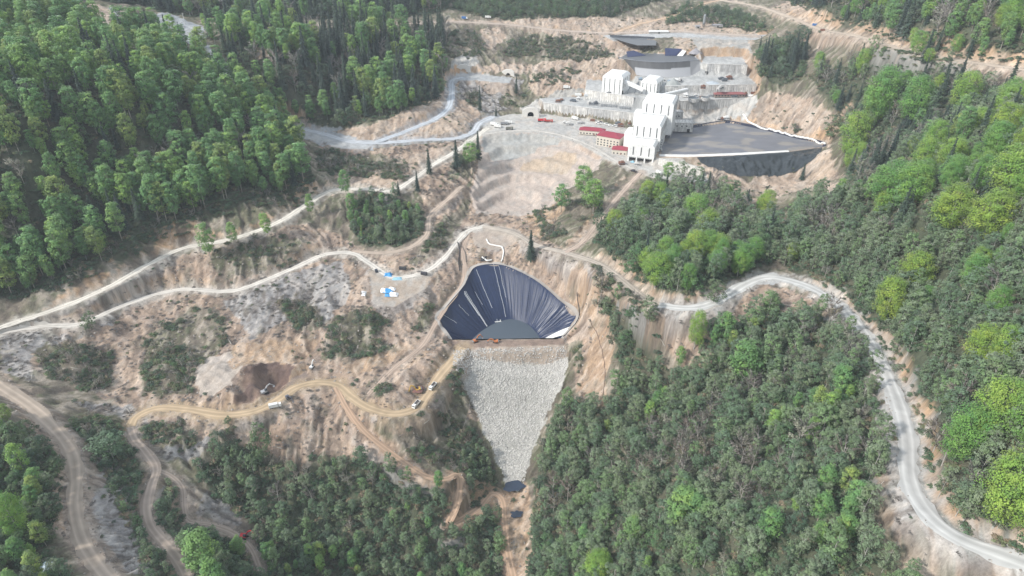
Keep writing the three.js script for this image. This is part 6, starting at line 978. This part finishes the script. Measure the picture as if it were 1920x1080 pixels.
container(1235, 325, .4, 'white container on the grey apron below the plant', whiteP, 8); container(1320, 342, 1.3, 'pale container at the right end of the apron below the plant', std(.55, .56, .55), 9); container(1412, 176, 1.5, 'rust brown container at the right end of the middle wall', rustM);
lorry(871, 36, 1.4, 'blue lorry on the tan bench road at the top', blueP); lorry(915, 34, 1.4, 'white lorry on the tan bench road at the top'); container(1527, 48, 1.2, 'blue container beside the far right road', blueP); container(1542, 58, 1.2, 'dark brown machine housing beside the far right road', rustM);
{ // silo tower at the top
  const q = seen(1319, 50), t = thing('cement_silo', 'tall grey silo tower at the top spoil platform', 'silo'); t.position.set(q[0], groundAt(q[0], q[1]), q[1]); part('barrel', [new THREE.CylinderGeometry(2, 2, 12, 16).translate(0, 11, 0), new THREE.ConeGeometry(2, 2, 16).translate(0, 18, 0), new THREE.CylinderGeometry(2, .5, 3, 16).translate(0, 3.6, 0)], std(.26, .28, .29, .6), t); for (const [x, z] of [[-1.6, -1.6], [1.6, -1.6], [-1.6, 1.6], [1.6, 1.6]]) part('leg', box(.35, 6, .35, x, 3, z), steelM, t);
  for (const [u, v, w, label] of [[1308, 52, 7, 'dark machine shed left of the grey silo tower'], [1345, 50, 16, 'long low pale plant shed right of the grey silo tower'], [1235, 62, 30, 'long low white roofed shed on the bench at the top']]) { const p = seen(u, v), b = thing('machine_shed', label, 'shed'); b.position.set(p[0], groundAt(p[0], p[1]) - .3, p[1]); part('wall', box(w, 3, 6, 0, 1.5, 0), std(.35, .35, .34), b); part('roof', rbox(w + 1, .9, 7, 0, 3.4, 0, .8), w > 20 ? whiteWall : std(.3, .3, .32), b); part('door', box(2, 2.4, .2, 0, 1.2, 3.05), darkM, b); }
}
// power poles along the top bench road
for (const u of [282, 296, 347, 408, 480, 543]) { const q = seen(u, 46), t = thing('power_pole', u === 480 ? 'pale power pole at the top left bench road, before the dark conifers' : 'pale power pole in the row along the top left bench road', 'power pole', u === 480 ? null : 'power poles along the top left bench road'); t.position.set(q[0], groundAt(q[0], q[1]), q[1]); part('pole', new THREE.CylinderGeometry(.22, .38, 15, 8).translate(0, 7.5, 0), std(.6, .6, .58), t); part('cross_arm', box(3.2, .3, .3, 0, 13.6, 0), std(.5, .5, .48), t); }
// tarpaulins at the camp
function tarp(u, v, w, d, h, label, m, seed) { const q = seen(u, v), y = groundAt(q[0], q[1]), g = sheet(16, 12, (s, t) => { const x = (s - .5) * w, z = (t - .5) * d, e = Math.min(s, 1 - s, t, 1 - t) * 4, n = vnoise(s * 4, t * 4, seed); return [q[0] + x * (.8 + .4 * vnoise(t * 3, 1, seed)), Math.max(groundAt(q[0] + x, q[1] + z) + .15, y) + clamp(e, 0, 1) * h * (.5 + n), q[1] + z * (.8 + .4 * vnoise(s * 3, 2, seed))]; }); return tag(part(numbered('tarpaulin'), g, m, scene), label, 'tarpaulin'); }
const tb = std(.06, .30, .62, .6, { side: THREE.DoubleSide }), tw = std(.80, .80, .80, .8, { side: THREE.DoubleSide }), tl = std(.28, .50, .62, .7, { side: THREE.DoubleSide });
tarp(728, 546, 10, 7, 1.4, 'blue tarpaulin over stores at the small camp, the largest one', tb, 1); tarp(738, 553, 8, 6, 1.6, 'white sheet right of the largest blue tarpaulin', tw, 2); tarp(719, 545, 5, 7, 1.2, 'white sheet left of the largest blue tarpaulin', tw, 3); tarp(735, 543, 6, 4, 1.5, 'white sheet behind the largest blue tarpaulin', tw, 4); tarp(727, 554, 5, 4, .9, 'small blue sheet in front of the largest tarpaulin', tb, 5);
tarp(728, 516, 7, 5, 1.8, 'blue tarpaulin tent beside the dirt road at the camp', tb, 6); tarp(745, 523, 9, 5, 1.0, 'pale blue sheet right of the blue tent at the camp', tl, 7); tarp(682, 552, 4, 6, .8, 'white sheet alone on the slope left of the camp', tw, 8); tarp(1186, 304, 5, 4, 1.4, 'small turquoise sheet left of the plant doors', tl, 9);
container(755, 505, 1.4, 'black container beside the dirt road at the camp', std(.05, .05, .055), 7); container(706, 510, .4, 'dark barrel store at the left end of the camp', std(.06, .07, .09), 3); container(795, 515, 1.3, 'dark steel box right of the camp', std(.06, .06, .07), 6);
{ const q = seen(90, 1072), t = thing('small_hut', 'small hut with a pale blue sheet roof in the bottom left wood', 'hut'); t.position.set(q[0], groundAt(q[0], q[1]), q[1]); t.scale.setScalar(1.3); t.rotation.y = .5; part('wall', box(4, 2.4, 5, 0, 1.2, 0), std(.5, .5, .5), t); const s = new THREE.Shape(); s.moveTo(-2.6, 2.2); s.lineTo(2.6, 2.2); s.lineTo(0, 4); part('roof', new THREE.ExtrudeGeometry(s, { depth: 5.8, bevelEnabled: false }).translate(0, 0, -2.9), std(.55, .66, .75, .5), t); part('door', box(1, 1.8, .1, 0, .9, 2.53), darkM, t); }
// pipes and hoses lying on the ground
function pipe(name, list, r, m, label, lift = .2) { const pts = smoothLine(list.map(q => seen(...q)), Math.max(20, list.length * 10)).map(p => V(p[0], groundAt(p[0], p[1]) + lift + r, p[1])); return tag(part(numbered(name), new THREE.TubeGeometry(new THREE.CatmullRomCurve3(pts), pts.length * 2, r, 7), m, scene), label, 'pipe'); }
const blackPipe = std(.035, .035, .04, .5), whitePipe = std(.78, .77, .74, .7);
pipe('white_hose', [[912, 450], [918, 459], [930, 462], [940, 464], [944, 472], [943, 482], [940, 492]], .75, whitePipe, 'white hose lying in a hook on the clay above the lined pit');
pipe('white_hose', [[904, 483], [909, 487], [913, 490], [922, 489]], .8, whitePipe, 'short white hose at the upper left rim of the lined pit');
tarp(907, 487, 6, 6, 1.6, 'black and white sheet heap at the upper left rim of the lined pit', std(.03, .03, .035, .6, { side: THREE.DoubleSide }), 14);
pipe('black_pipe', [[1082, 548], [1083, 565], [1086, 590], [1080, 606], [1066, 622], [1056, 632]], .35, blackPipe, 'dark pipe running down behind the right end of the lined pit');
pipe('black_pipe', [[1104, 600], [1116, 620], [1126, 650], [1133, 680], [1134, 710], [1130, 745]], .25, std(.16, .11, .09, .8), 'brown pipe along the orange earth right of the stone dam');
pipe('black_pipe', [[858, 455], [862, 470], [860, 490], [862, 508]], .5, blackPipe, 'dark pipe coming down towards the left rim of the lined pit'); pipe('black_pipe', [[864, 458], [872, 475], [874, 492]], .4, std(.2, .17, .15, .8), 'brown pipe beside the dark one above the left rim of the pit');
pipe('white_pipe', [[1393, 216], [1400, 226], [1418, 237], [1450, 246], [1490, 257], [1530, 267], [1548, 272]], 1.2, whitePipe, 'white covered pipe along the right bank of the tailings pond'); pipe('white_pipe', [[1249, 253], [1240, 262], [1236, 272], [1240, 284]], 1.0, whitePipe, 'pale pipe down the left bank of the tailings pond');
pipe('black_pipe', [[1443, 348], [1436, 358], [1441, 368], [1438, 382], [1444, 392]], .5, blackPipe, 'dark pipe winding down below the tailings pond dam');
// felled trunks
{ const r = rng(52), spots = [[555, 590], [570, 600], [430, 640], [362, 660], [360, 690], [425, 600], [300, 640], [140, 690], [205, 690], [330, 700], [580, 570], [610, 560], [640, 610], [690, 620], [270, 820], [300, 815], [345, 840], [380, 850], [360, 820], [240, 770], [200, 770], [740, 795], [770, 800], [800, 790], [760, 810], [450, 860], [520, 840], [210, 870], [230, 900], [240, 960], [215, 930], [260, 1010], [1180, 690], [1240, 640], [1330, 680], [1310, 700], [1150, 680], [1440, 620], [60, 700], [30, 690], [420, 480], [470, 470], [560, 470], [660, 560], [1640, 830], [1650, 880], [1640, 920], [880, 760], [870, 800], [920, 1010], [980, 1010], [850, 1010]];
  for (const [u, v] of spots) { const q = seen(u, v), L = 6 + 8 * r(), a = r() * 3.14, t = new THREE.Group(), y1 = groundAt(q[0] + Math.cos(a) * L / 2, q[1] - Math.sin(a) * L / 2), y0 = groundAt(q[0] - Math.cos(a) * L / 2, q[1] + Math.sin(a) * L / 2); t.name = numbered('felled_trunk'); scene.add(t); tag(t, 'pale felled trunk lying on the cleared slopes', 'log', 'felled trunks on the cleared slopes'); t.position.set(q[0], (y0 + y1) / 2 + .25, q[1]); t.rotation.order = 'YZX'; t.rotation.y = a; t.rotation.z = Math.atan2(y1 - y0, L); const o = fresh(), c = r() < .6 ? [.46, .43, .38] : [.26, .22, .19]; tube([V(-L / 2, 0, 0), V(0, .1, .15), V(L / 2, 0, 0)], .34, .12, 6, c, o); part('stem', finish(o), woodMat, t); const b = fresh(); for (let k = 0; k < 4; k++) { const x = L * (.05 + .42 * r()); tube([V(x, 0, 0), V(x + .9, .5 + r(), (r() - .5) * 2.6)], .1, .03, 3, c, b); } part('branch', finish(b), woodMat, t); } }
renderer.render(scene, camera);
